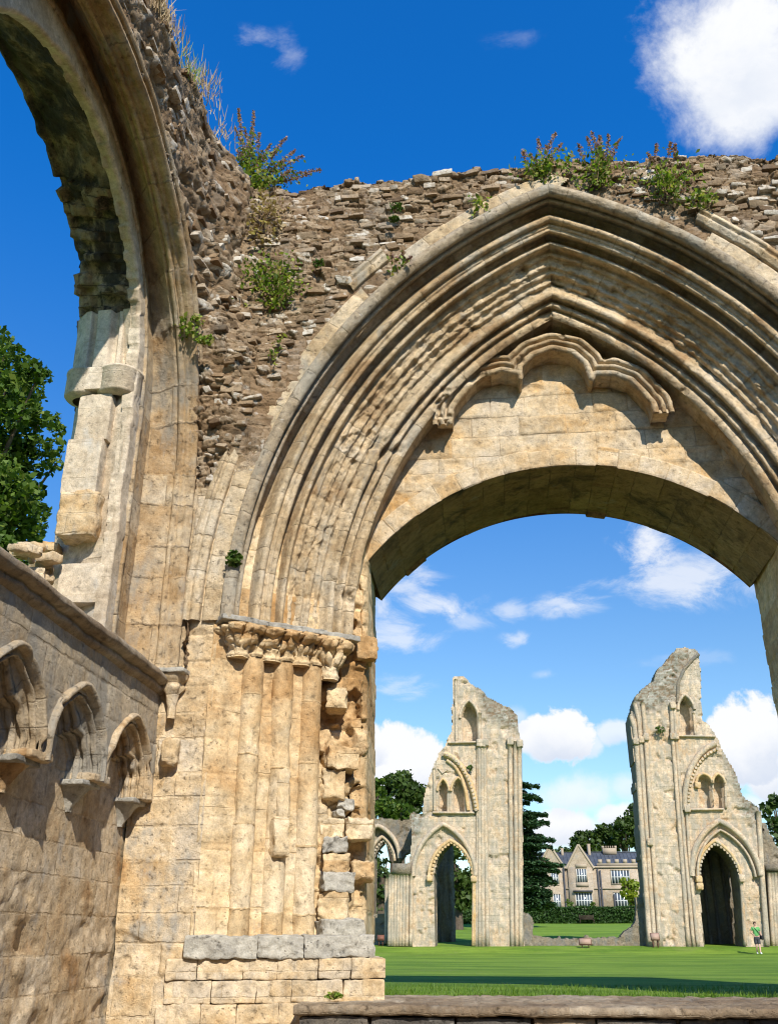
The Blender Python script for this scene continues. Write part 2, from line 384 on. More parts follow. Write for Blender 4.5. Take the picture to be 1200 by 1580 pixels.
def leafmat(name, cols, trans=.35):
    m, t, b = new_mat(name); r = t.attr('rnd')
    rp = t.n('ShaderNodeValToRGB'); e = rp.color_ramp.elements
    e[0].position = 0; e[0].color = (*cols[0], 1); e[1].position = 1; e[1].color = (*cols[-1], 1)
    for i, c in enumerate(cols[1:-1]): x = e.new((i + 1) / (len(cols) - 1)); x.color = (*c, 1)
    t.put(rp.inputs[0], r); t.put(b.inputs['Base Color'], rp.outputs[0]); b.inputs['Roughness'].default_value = .55; b.inputs['Specular IOR Level'].default_value = .25
    tr = t.n('ShaderNodeBsdfTranslucent'); t.put(tr.inputs[0], t.mix(1, rp.outputs[0], (1.3, 1.5, .6), 'MULTIPLY'))
    ms = t.n('ShaderNodeMixShader'); ms.inputs[0].default_value = trans
    o = [x for x in t.N if x.type == 'OUTPUT_MATERIAL'][0]
    t.L.new(b.outputs[0], ms.inputs[1]); t.L.new(tr.outputs[0], ms.inputs[2]); t.L.new(ms.outputs[0], o.inputs[0])
    return m

OCH = [(.32, .175, .068), (.46, .305, .15), (.53, .39, .225), (.56, .445, .295), (.46, .385, .285)]
RUB = [(.115, .074, .042), (.195, .13, .073), (.255, .18, .108), (.31, .232, .15), (.43, .36, .265)]
M_front = stone('limestone_rubble_and_ashlar', OCH, (BW, BH), rub=RUB, grey=(.52, .64), lichen=.55, bump=1.0)
M_ash = stone('ochre_ashlar', OCH, (BW, BH, .009), grey=(.53, .66), lichen=.35, bump=.8)
M_jamb = stone('ochre_jamb_stone', [(.39, .225, .09), (.48, .315, .155), (.55, .41, .235), (.57, .46, .305)], (3.0, .42, .008), tint=.2, grey=(.60, .72), lichen=.15, bump=.8, mortar=((.45, .30, .14), .5))
M_mould = stone('moulded_arch_stone', [(.31, .20, .10), (.43, .315, .18), (.50, .39, .25), (.44, .37, .27)], (6.0, BH, .006), tint=.16, grey=(.51, .65), greycol=(.31, .28, .22), lichen=.35, bump=1, mortar=((.20, .15, .09), .4), big=.8)
M_hood = stone('weathered_hood_stone', [(.27, .20, .115), (.35, .28, .19), (.37, .32, .245)], (6.0, BH, .006), grey=(.48, .62), greycol=(.29, .26, .20), lichen=.5, bump=1, mortar=((.18, .14, .09), .4), big=.8)
M_tymp = stone('tympanum_ashlar', [(.43, .235, .075), (.48, .33, .17), (.50, .39, .25), (.47, .39, .285)], (.70, BH, .009), grey=(.55, .68), lichen=.2, bump=.7, mortar=((.26, .185, .105), .5))
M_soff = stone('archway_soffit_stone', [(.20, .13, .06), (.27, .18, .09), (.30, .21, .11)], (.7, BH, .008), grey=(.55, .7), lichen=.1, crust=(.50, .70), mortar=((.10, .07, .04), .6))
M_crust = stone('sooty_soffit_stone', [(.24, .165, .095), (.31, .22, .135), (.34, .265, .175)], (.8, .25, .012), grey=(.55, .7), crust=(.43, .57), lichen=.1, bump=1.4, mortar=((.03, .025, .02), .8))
M_pale = stone('pale_restored_stone', [(.40, .305, .20), (.49, .40, .285), (.53, .45, .34)], (1.6, .5, .006), grey=(.52, .66), greycol=(.42, .40, .36), lichen=.3, bump=.6)
M_order = stone('shade_brown_rib_stone', [(.26, .155, .065), (.37, .25, .13), (.43, .325, .20), (.40, .33, .235)], (1.2, BH, .008), grey=(.48, .62), greycol=(.26, .235, .19), lichen=.3, bump=1, mortar=((.14, .10, .06), .6))  # browner than the ashlar: shade on the window orders put into the colour
M_slate = stone('grey_lias_stone', [(.24, .222, .185), (.34, .318, .27), (.45, .42, .35)], None, grey=(.5, .7), greycol=(.41, .385, .33), lichen=.4, bump=1.0)
M_dark = stone('dark_parapet_stone', [(.06, .055, .05), (.10, .09, .08), (.20, .17, .13)], None, grey=(.5, .66), greycol=(.16, .15, .13), lichen=.6, bump=1.3)
M_cope = stone('brown_coping_stone', [(.17, .12, .075), (.25, .19, .125), (.36, .30, .22)], (1.1, .5, .006), grey=(.5, .66), greycol=(.24, .22, .18), lichen=.4, bump=1.0)
M_side = stone('side_wall_ashlar', [(.32, .19, .085), (.43, .315, .185), (.49, .39, .265), (.43, .37, .285)], (.60, BH, .010), grey=(.52, .66), greycol=(.27, .26, .235), lichen=.3, bump=1, mortar=((.20, .14, .08), .35))
M_upper = stone('grey_arcade_stone', [(.36, .265, .155), (.41, .33, .225), (.42, .36, .27)], (.60, BH, .010), grey=(.43, .56), greycol=(.27, .25, .21), lichen=.3, bump=1, mortar=((.16, .13, .09), .35))
M_far = stone('far_tower_ashlar', [(.43, .29, .165), (.51, .385, .255), (.53, .42, .30), (.46, .385, .29)], (.75, .34, .02), grey=(.44, .58), greycol=(.33, .29, .225), lichen=0, bump=.8, bdist=.04, big=.25, mortar=((.40, .32, .22), .12), streak=.72, tint=.08, fine=.25, rub=[(.17, .155, .12), (.25, .235, .19), (.31, .29, .24), (.36, .335, .28)])
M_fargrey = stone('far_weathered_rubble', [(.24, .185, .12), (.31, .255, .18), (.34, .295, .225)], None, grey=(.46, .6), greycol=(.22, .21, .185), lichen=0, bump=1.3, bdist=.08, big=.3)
M_farwarm = stone('far_ochre_dressings', [(.46, .29, .12), (.52, .36, .19), (.50, .40, .25)], None, grey=(.52, .66), lichen=0, bump=.6, big=.4)
# ================================================================== the wall with the great doorway
XM, ZS, CW = 1.15, 4.44, 2.53                 # door axis, springing height, centre offset of the two-centred arch
Y0 = 11.0                                     # face of the wall
WALL_LABEL = 'tall ruined rubble wall pierced by a deeply moulded pointed arch over the doorway'
door = thing('doorway_wall', WALL_LABEL, 'wall', (XM, 12.6, -.85))
def arc_R(X, Z):
    cx = np.where(X < XM, XM + CW, XM - CW); return np.hypot(X - cx, Z - ZS)
def top_h(X):
    return np.interp(X, [-4.3, -3.7, -3.3, -2.6, 0, 1.25, 3, 4.5, 9], [11.75, 11.7, 11.45, 11.42, 11.52, 11.55, 11.44, 11.36, 11.3]) \
        + .10 * fbm(p3(X * 2.2, X * 0), 3, 4) + .09 * (worley(X * 4.2, X * 0 + .5, 8)[2] - .5)

SURF = {}
def set_stones(name, parent, cells, place, yaw0, seed):
    """squared and broken stones standing out of the rubble face: one mesh, it is the wall's own pattern"""
    rs = np.random.RandomState(seed); parts = []; rn = []
    for u, v, w, h in cells:
        p = place(u, v)
        if p is None: continue
        d = .20; V, Q = rblock_data((0, 0, 0), (w, d, h), 0, .016, .022, 6, rs.randint(999))
        k = rs.normal(0, .16, 3); V[:, 2] += V[:, 0] * k[0] * .5; V[:, 0] += V[:, 2] * k[1] * 1.4; V[:, 1] += V[:, 0] * k[2] * .5 + V[:, 2] * rs.normal(0, .25)      # broken, out of square
        c, s_ = cos(yaw0), sin(yaw0); V = np.stack([V[:, 0] * c - V[:, 1] * s_, V[:, 0] * s_ + V[:, 1] * c, V[:, 2]], 1) + np.array(p); parts.append((V, Q)); rn.append(np.full(len(V), min(1, max(0, rs.rand()))))
    V, Q = join(parts); n = len(V); mk(name, V, Q, M_front, parent, {'rnd': np.concatenate(rn), 'rubw': np.ones(n), 'mort': np.zeros(n)}, smooth=False)
def stone_cells(u0, u1, v0, v1, seed, keep=.62):
    rs = np.random.RandomState(seed); v = v0; L = []
    while v < v1:
        h = rs.uniform(.06, .135); u = u0 + rs.uniform(0, .2)
        while u < u1:
            w = rs.uniform(.10, .34)
            if rs.rand() < keep: L.append((u + w / 2, v + h / 2 + rs.normal(0, .012), w * .93, h * rs.uniform(.75, 1)))
            u += w
        v += h
    return L
def front_sheet():
    xs = np.concatenate([np.arange(-4.25, 4.9, .0145), np.arange(4.9, 8.0, .06)]); nz = 800; nt = 60
    t = np.concatenate([np.linspace(0, 1, nz), 1 + np.linspace(0, 1, nt + 1)[1:]]); nv = len(t)
    X, T = np.meshgrid(xs, t, indexing='ij'); X = X.ravel(); T = T.ravel(); H = top_h(X)
    front = T <= 1; k = np.clip(T - 1, 0, 1)
    Z = np.where(front, -.85 + (H + .85) * T, H - 2.3 * sst(k, .25, 1.0)); Y = np.where(front, Y0, Y0 + 3.2 * k)
    nyv = np.where(front, -1.0, -.15); nzv = np.where(front, 0.0, 1.0)
    edge = sst(T, .985, 1.0) * (1 - sst(T, 1.0, 1.02))                       # round the top arris
    # rubble above, squared ashlar on the pier below
    bz = 6.35 + .5 * fbm(p3(X * 1.5, X * 0), 3, 41)
    w = sst(Z + .35 * fbm(p3(X * 2.5, Z * 2.5), 3, 42), bz - .15, bz + .25)
    w = np.where(X > XM + 2, sst(Z, 4.0, 4.5), w); w = np.where(~front, 1, w)
    vr = rowmap(Z, 5); u = X
    h_r, rnd, mort = rubble(X + .1 * Z, np.where(front, Z, Z + Y), 1)
    br, d = ashlar(u, vr, 3)
    h_a = (br - .5) * .022 * sst(d, 0, .03) - .009 * (1 - sst(d, 0, .022)) * sst(fbm(p3(X * 2, Z * 2), 3, 55), -.2, .2) + .02 * fbm(p3(X * 2.2, Z * 2.2), 4, 2) + .006 * fbm(p3(X * 14, Z * 14), 3, 6)
    ero = sst(fbm(p3(X * 1.1, Z * 1.4), 4, 77), .12, .35); h_a -= ero * (.03 + .03 * worley(X * 5, Z * 6, 4)[2])
    bulge = .30 * np.exp(-((X + 3.9) / .75) ** 2) * sst(Z, 6.2, 8.5) + .10 * np.exp(-((X + 3.3) / .5) ** 2) * sst(Z, 6, 7) * (1 - sst(Z, 8, 9.5))
    crag = .16 * fbm(p3(X * 1.9, Z * 1.5), 4, 13) * np.exp(-((X + 3.5) / 1.1) ** 2) * sst(Z, 6.4, 7.4)
    lean = -.10 * sst(Z, 9.6, 11.4)
    R = arc_R(X, Z); near = (1 - sst(R, 7.26, 7.6)) * (Z > ZS); h_r = np.where(near > 0, np.minimum(h_r * (1 - .6 * near), h_r * 0 + .03 + .2 * (1 - near)), h_r)
    h = w * (h_r + bulge + crag + lean) + (1 - w) * h_a
    # soft vertical rolls of the wall rib on the pier beside the arch
    R = arc_R(X, Z)
    V = np.stack([X + .02 * fbm(p3(X * 6, Z * 6), 2, 31) * w, Y + nyv * h, Z + nzv * h - edge * .05], 1)
    hole = ((R < 6.96) & (Z > ZS)) | ((np.abs(X - XM) < 4.49) & (Z <= ZS + .02)); hole &= front
    SURF['front'] = (V.reshape(len(xs), nv, 3), xs, nz)
    gsheet('rubble_face', V, len(xs), nv, M_front, door, ~hole, {'rubw': w, 'rnd': rnd, 'mort': mort}, np.stack([u, vr], 1))
front_sheet()
def front_place(u, v):
    G, xs, nz = SURF['front']; i = min(len(xs) - 1, int(np.searchsorted(xs, u)))
    if arc_R(np.array([u]), np.array([v]))[0] < 7.36 or v < 6.5 + .25 * sin(u * 5): return None
    col = G[i, :nz]; j = int(np.argmin(np.abs(col[:, 2] - v)))
    if v > col[:, 2].max() - .03: return None
    return (u, col[j, 1] + .085 - random.uniform(-.018, .026), v)
set_stones('rubble_stones', door, stone_cells(-3.75, 5.2, 6.4, 11.6, 5), front_place, 0, 8)

# rear face and ends of the wall, coarse
def rear_sheet():
    xs = np.arange(-4.25, 8.05, .07); zs = np.arange(-.85, 9.5, .07)
    X, Z = np.meshgrid(xs, zs, indexing='ij'); X = X.ravel(); Z = Z.ravel()
    h, rnd, mort = rubble(X, Z, 6, .5, .25)
    hole = ((np.hypot(X - XM, Z - 3.49) < 3.64) & (Z > 5.75)) | ((np.abs(X - XM) < 2.95) & (Z <= 5.78))
    gsheet('rear_face', np.stack([X, 14.2 + h, Z], 1), len(xs), len(zs), M_front, door, ~hole, {'rubw': np.ones_like(X), 'rnd': rnd, 'mort': mort})
rear_sheet()

# ------------------------------------------------ moulded orders of the arch
SP0, SPT, SPN, SPL = np.array([7.02, 10.93]), np.array([-.817, .577]), np.array([-.577, -.817]), 1.84
def roll(s, c, a, hgt=1.0): return hgt * np.sqrt(np.maximum(0, a * a - (s - c) ** 2))
def prof_h(q, ph):                          # q in 0..1 across the splay; ph arc length; height off the splay plane
    s = q * SPL; h = np.zeros_like(s)
    h += .09 * sst(s, -.02, .01) * (1 - sst(s, .16, .185))                 # label standing proud
    h += roll(s, .095, .075, .7)
    h += roll(s, .225, .035, 1.3)
    h -= .24 * sst(s, .25, .29) * (1 - sst(s, .385, .43))                  # deep dark hollow below the label
    h += .035 * sst(s, .39, .44) * (1 - sst(s, .66, .69)) + roll(s, .47, .055, 1.3) + roll(s, .575, .030) + roll(s, .635, .034, 1.2)
    h -= .17 * sst(s, .665, .70) * (1 - sst(s, .75, .80))
    h += roll(s, .815, .034, 1.3)
    h -= .085 * sst(s, .84, .90) * (1 - sst(s, 1.38, 1.48))                # broad battered hollow
    h += roll(s, .96, .035) + roll(s, 1.10, .04) + roll(s, 1.22, .035) + roll(s, 1.33, .03)
    h += .02 + roll(s, 1.50, .055, 1.2); h -= .10 * np.exp(-((s - 1.585) / .022) ** 2)
    h += roll(s, 1.655, .035, 1.0); h -= .05 * np.exp(-((s - 1.71) / .02) ** 2)
    h += roll(s, 1.80, .075, .7)
    return h
def sweep_order(name, q0, q1, side, mat, seed, ds=.011, dt=.022, outer=False):
    nq = int((q1 - q0) * SPL / ds) + 2; q = np.linspace(q0, q1, nq)
    nt = int(8.2 / dt); tt = np.linspace(0, 1, nt)
    Q, T = np.meshgrid(q, tt, indexing='ij'); Q = Q.ravel(); T = T.ravel(); s = Q * SPL
    r0 = SP0[0] + SPT[0] * s; y0 = SP0[1] + SPT[1] * s
    phm = np.arccos(CW / r0); L = T * phm * 6.3                         # common arc length so joints line up
    sd = seed + (50 if side > 0 else 0)
    h = prof_h(Q, L)
    vr = rowmap(L, 11 + (side > 0) + int(q0 * 10), .30, .46); row = np.floor(vr / BH)
    d = np.abs(vr / BH - np.round(vr / BH)) * .38
    rnd = _hash(row.astype(np.int64), (row * 0 + sd).astype(np.int64), (row * 0).astype(np.int64), 3)
    flute = (rnd - .5) * .011 - .009 * (1 - sst(d, 0, .014))
    nz = .012 * fbm(p3(s * 7, L * 3, sd), 4, sd) + .006 * fbm(p3(s * 22, L * 14, sd), 3, sd + 2)
    # battered inner hollows, once filled with carved ornament
    bz = .75 * sst(s, .88, .98) * (1 - sst(s, 1.36, 1.46)) + .3 * np.exp(-((s - 1.6) / .12) ** 2)
    g1, g2, gr = worley(s * 9 + 3, L * 5.5, sd + 7)
    knob = (.06 * (gr - .6)) * sst(g2 - g1, .02, .2) + .04 * fbm(p3(s * 9, L * 7, sd), 3, sd + 4)
    dog = 0
    h = h + flute + nz + bz * knob + dog
    big = fbm(p3(s * 2.2, L * 1.6, sd + 5), 4, sd + 8)
    h -= .10 * sst(big, .30, .55) * sst(s, .9, 1.0)
    if outer:                                                            # the label is broken away in places
        br = fbm(p3(s * .6, L * .75, sd), 3, sd + 12); gone = sst(br, -.02, .10) * sst(L, 1.4, 1.9) * (1 - sst(L, 5.9, 6.2)) if side < 0 else 0
        h = h - gone * .10 * (1 - sst(s, .18, .24))
    r = r0 + SPN[0] * h; y = y0 + SPN[1] * h
    ph = T * np.arccos(np.clip(CW / r, -1, 1))
    X = XM + CW - r * np.cos(ph); Z = ZS + r * np.sin(ph)
    if side > 0: X = 2 * XM - X
    return gsheet(name, np.stack([X, y, Z], 1), nq, nt, mat, door, None, {'rnd': rnd}, np.stack([s + 3 * (side > 0), vr], 1))
for side in (-1, 1):
    sweep_order('hood_mould', 0.0, .155, side, M_hood, 100, outer=True)
    sweep_order('arch_order', .155, .49, side, M_mould, 110)
    sweep_order('arch_order', .49, .75, side, M_mould, 120)
    sweep_order('arch_order', .75, 1.0, side, M_mould, 130)

def band(name, rr, yy, side, mat, seed, gone=None, t0=0.0, t1=1.0, rough=.012):
    """a plain band of stones following the arch: rr/yy profile points"""
    prof = np.array(list(zip(rr, yy)), float)
    n = []
    for a, b in zip(prof[:-1], prof[1:]):
        k = max(2, int(np.hypot(*(b - a)) / .02)); n += [a + (b - a) * i / k for i in range(k)]
    prof = np.array(n + [prof[-1]]); npf = len(prof); nt = int(8.6 * (t1 - t0) / .03)
    I, T = np.meshgrid(np.arange(npf), np.linspace(t0, t1, nt), indexing='ij'); I = I.ravel(); T = T.ravel()
    r = prof[I, 0]; y = prof[I, 1]; L = T * np.arccos(CW / r) * 7.2
    vr = rowmap(L, seed, .34, .6); row = np.floor(vr / BH).astype(np.int64); d = np.abs(vr / BH - np.round(vr / BH)) * .45
    rnd = _hash(row, row * 0 + seed, row * 0, 3)
    e = (rnd - .5) * .02 - .014 * (1 - sst(d, 0, .02)) + rough * fbm(p3(r * 9, L * 6, seed), 4, seed)
    y = y - e; ph = T * np.arccos(np.clip(CW / r, -1, 1)); X = XM + CW - r * np.cos(ph); Z = ZS + r * np.sin(ph)
    if side > 0: X = 2 * XM - X
    V = np.stack([X, y, Z], 1); mask = None
    if gone is not None: mask = ~gone(r, L, T)
    return gsheet(name, V, npf, nt, mat, door, mask, {'rnd': rnd}, np.stack([r + 2, vr], 1))
# flat voussoir band outside the label, then the thin wall rib springing from the corner capital
for side in (-1, 1):
    g = (lambda r, L, T: (fbm(p3(r * .8, L * .9), 2, 61) > .05) & (T > .62)) if side < 0 else (lambda r, L, T: (fbm(p3(r * .8, L * .9), 2, 65) > .02) & (T > .55))
    band('voussoir_band', (7.24, 7.23, 7.0, 7.0), (11.1, 10.955, 10.945, 11.05), side, M_mould, 31 + side, g)
    band('wall_rib', (7.52, 7.51, 7.44, 7.40, 7.35, 7.27, 7.25), (11.15, 10.93, 10.885, 10.93, 10.89, 10.93, 11.1), side, M_mould, 41 + side,
         (lambda r, L, T: (T > .42) & ~((T > .60) & (T < .685))) if side < 0 else (lambda r, L, T: (T > .5) & ~((T > .58) & (T < .74))))

for side in (-1, 1): band('arch_reveal', (5.60, 5.535, 5.53, 5.53), (11.96, 11.965, 12.0, 12.44), side, M_mould, 57 + side)

# ------------------------------------------------ tympanum and segmental arch
RSG, ZSG = 3.56, 3.49
def tympanum():
    xs = np.arange(-2.0, 4.35, .024); zs = np.arange(5.5, 9.7, .024)
    X, Z = np.meshgrid(xs, zs, indexing='ij'); X = X.ravel(); Z = Z.ravel()
    vr = rowmap(Z, 21, .20, .36); br, d = ashlar(X + .13, vr, 8, .70)
    h = (br - .5) * .03 * sst(d, 0, .02) - .014 * (1 - sst(d, 0, .016)) + .014 * fbm(p3(X * 3, Z * 3), 4, 2)
    scar = sst(fbm(p3(X * 1.6, Z * 2.4), 4, 88), .22, .4); h -= .03 * scar
    ok = (arc_R(X, Z) < 5.85) & (np.hypot(X - XM, Z - ZSG) > RSG + .1)
    gsheet('tympanum', np.stack([X, 12.38 - h, Z], 1), len(xs), len(zs), M_tymp, door, ok, {'rnd': br}, np.stack([X + .13, vr], 1))
tympanum()
PH0 = math.asin((5.75 - ZSG) / RSG)
def seg_arch():
    n = 300; ph = np.linspace(PH0 - .02, pi - PH0 + .02, n)
    L = ph * RSG; vr = rowmap(L, 33, .26, .42); row = np.floor(vr / BH).astype(np.int64); d = np.abs(vr / BH - np.round(vr / BH)) * .3
    rnd = _hash(row, row * 0 + 5, row * 0, 3)
    # front ring
    rho = np.linspace(0, 1, 16); Rg, I = np.meshgrid(rho, np.arange(n), indexing='ij'); Rg = Rg.ravel(); I = I.ravel()
    jit = (rnd[I] - .5) * .035; outer = .30 + .05 * (rnd[I] - .5)
    r = RSG + jit + Rg * outer
    y = 12.355 + .012 * (1 - sst(d[I], 0, .02)) - .012 * fbm(p3(r * 6, L[I] * 6), 3, 5) + .02 * (rnd[I] - .5) + np.where(Rg > .97, .06, 0) + .012 * (1 - sst(Rg, 0, .1))
    V = np.stack([XM - r * np.cos(ph[I]), y, ZSG + r * np.sin(ph[I])], 1)
    gsheet('segmental_arch', V, 16, n, M_tymp, door, None, {'rnd': rnd[I]}, np.stack([r, vr[I] * 1.0], 1))
    # soffit
    k = np.linspace(0, 1, 70); K, I = np.meshgrid(k, np.arange(n), indexing='ij'); K = K.ravel(); I = I.ravel()
    yy = 12.35 + K * 1.85; row2 = np.floor(yy / .5 + (row[I] % 2) * .5); r2 = _hash(row[I], row2.astype(np.int64), row[I] * 0, 9)
    edge = sst(K, .955, .97) * (r2 - .35) * .12
    r = RSG + np.where(K < .3, (rnd[I] - .5) * .035 * (1 - K / .3), 0) + K * .06 + (r2 - .5) * .02 + .015 * fbm(p3(yy * 4, L[I] * 4), 3, 5) - edge * (row[I] % 3 == 0)
    V = np.stack([XM - r * np.cos(ph[I]), yy, ZSG + r * np.sin(ph[I])], 1)
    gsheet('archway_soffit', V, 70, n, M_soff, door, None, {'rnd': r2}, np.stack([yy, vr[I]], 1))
    # rear arris closing the soffit to the rear face
    Rg, I = np.meshgrid(np.linspace(0, 1, 6), np.arange(n), indexing='ij'); Rg = Rg.ravel(); I = I.ravel(); r = RSG + .05 + Rg * .25
    gsheet('rear_voussoirs', np.stack([XM - r * np.cos(ph[I]), 14.2 + 0 * r, ZSG + r * np.sin(ph[I])], 1), 6, n, M_soff, door, None, None, np.stack([r, vr[I]], 1))
seg_arch()

# ------------------------------------------------ cusped inner arch hanging before the tympanum
def inpoly(X, Z, P):
    r = np.zeros(X.shape, bool); n = len(P)
    for i in range(n):
        (x1, z1), (x2, z2) = P[i], P[(i + 1) % n]
        c = ((z1 > Z) != (z2 > Z)); t = (x2 - x1) * (Z - z1) / (z2 - z1 + 1e-12) + x1; r ^= c & (X < t)
    return r
def trefoil():
    foils = [[(697, 640), (699, 622), (710, 606), (728, 586), (744, 573), (774, 566), (799, 570), (801, 578)],
             [(806, 577), (806, 557), (823, 541), (851, 531), (882, 537), (901, 553), (910, 577)],
             [(916, 579), (920, 571), (947, 571), (974, 581), (992, 599), (1006, 615), (1010, 632)]]
    P = np.array([[U(x, y, Y=11.9).x, U(x, y, Y=11.9).z] for f in foils for x, y in f])
    S = np.concatenate([[0], np.cumsum(np.linalg.norm(np.diff(P, axis=0), axis=1))]); t = np.arange(0, S[-1], .012); P = np.stack([np.interp(t, S, P[:, 0]), np.interp(t, S, P[:, 1])], 1)
    for _ in range(3): P[1:-1] = (P[:-2] + 2 * P[1:-1] + P[2:]) / 4
    W = .30
    xs = np.arange(P[:, 0].min() - .4, P[:, 0].max() + .4, .0125); zs = np.arange(P[:, 1].min() - .02, P[:, 1].max() + .45, .0125); X, Z = np.meshgrid(xs, zs, indexing='ij'); X = X.ravel(); Z = Z.ravel()
    d = np.full(X.shape, 9.0)
    for i in range(0, len(P)): d = np.minimum(d, np.hypot(X - P[i, 0], Z - P[i, 1]))
    poly = [tuple(p) for p in P] + [(P[-1, 0], P[:, 1].min() - 1), (P[0, 0], P[:, 1].min() - 1)]; ins = inpoly(X, Z, poly)
    sd = np.where(ins, -d, d); o = np.clip(sd, 0, W + .05)
    hh = .01 + roll(o, .045, .045, 1.0) - .055 * np.exp(-((o - .108) / .016) ** 2) + roll(o, .155, .038, 1.1) - .05 * np.exp(-((o - .208) / .016) ** 2) + roll(o, .26, .04, 1.0)
    e = .010 * fbm(p3(X * 9, Z * 9), 4, 3) + .014 * fbm(p3(X * 3, Z * 3), 3, 8) - .05 * sst(fbm(p3(X * 3.1, Z * 3.1), 3, 28), .32, .5)
    y = np.where(sd < -.004, 12.06, 12.06 - hh * .85 - e); ok = (sd > -.013) & (sd < W) & (Z > P[:, 1].min() + .015) & (arc_R(X, Z) < 5.75)
    gsheet('trefoil_arch', np.stack([X, y, Z], 1), len(xs), len(zs), M_mould, door, ok, {'rnd': 0 * e}, np.stack([X + Z, Z], 1))
    k = np.linspace(0, 1, 14); I, J = np.meshgrid(np.arange(14), np.arange(len(P)), indexing='ij'); I = I.ravel(); J = J.ravel(); n2 = .012 * fbm(p3(P[J, 0] * 7, k[I] * 3), 3, 4)
    gsheet('trefoil_soffit', np.stack([P[J, 0] + n2, 12.045 + k[I] * .36, P[J, 1] + n2], 1), 14, len(P), M_mould, door, None, {'rnd': 0 * n2}, np.stack([k[I], t[J]], 1))
    for sx, end in ((1, 0), (-1, -1)):
        c = P[end]; rblock('trefoil_stop', (c[0] - sx * .11, 12.20, c[1] + .05), (.22, .28, .07), M_mould, door, 0, .02, .02)
trefoil()

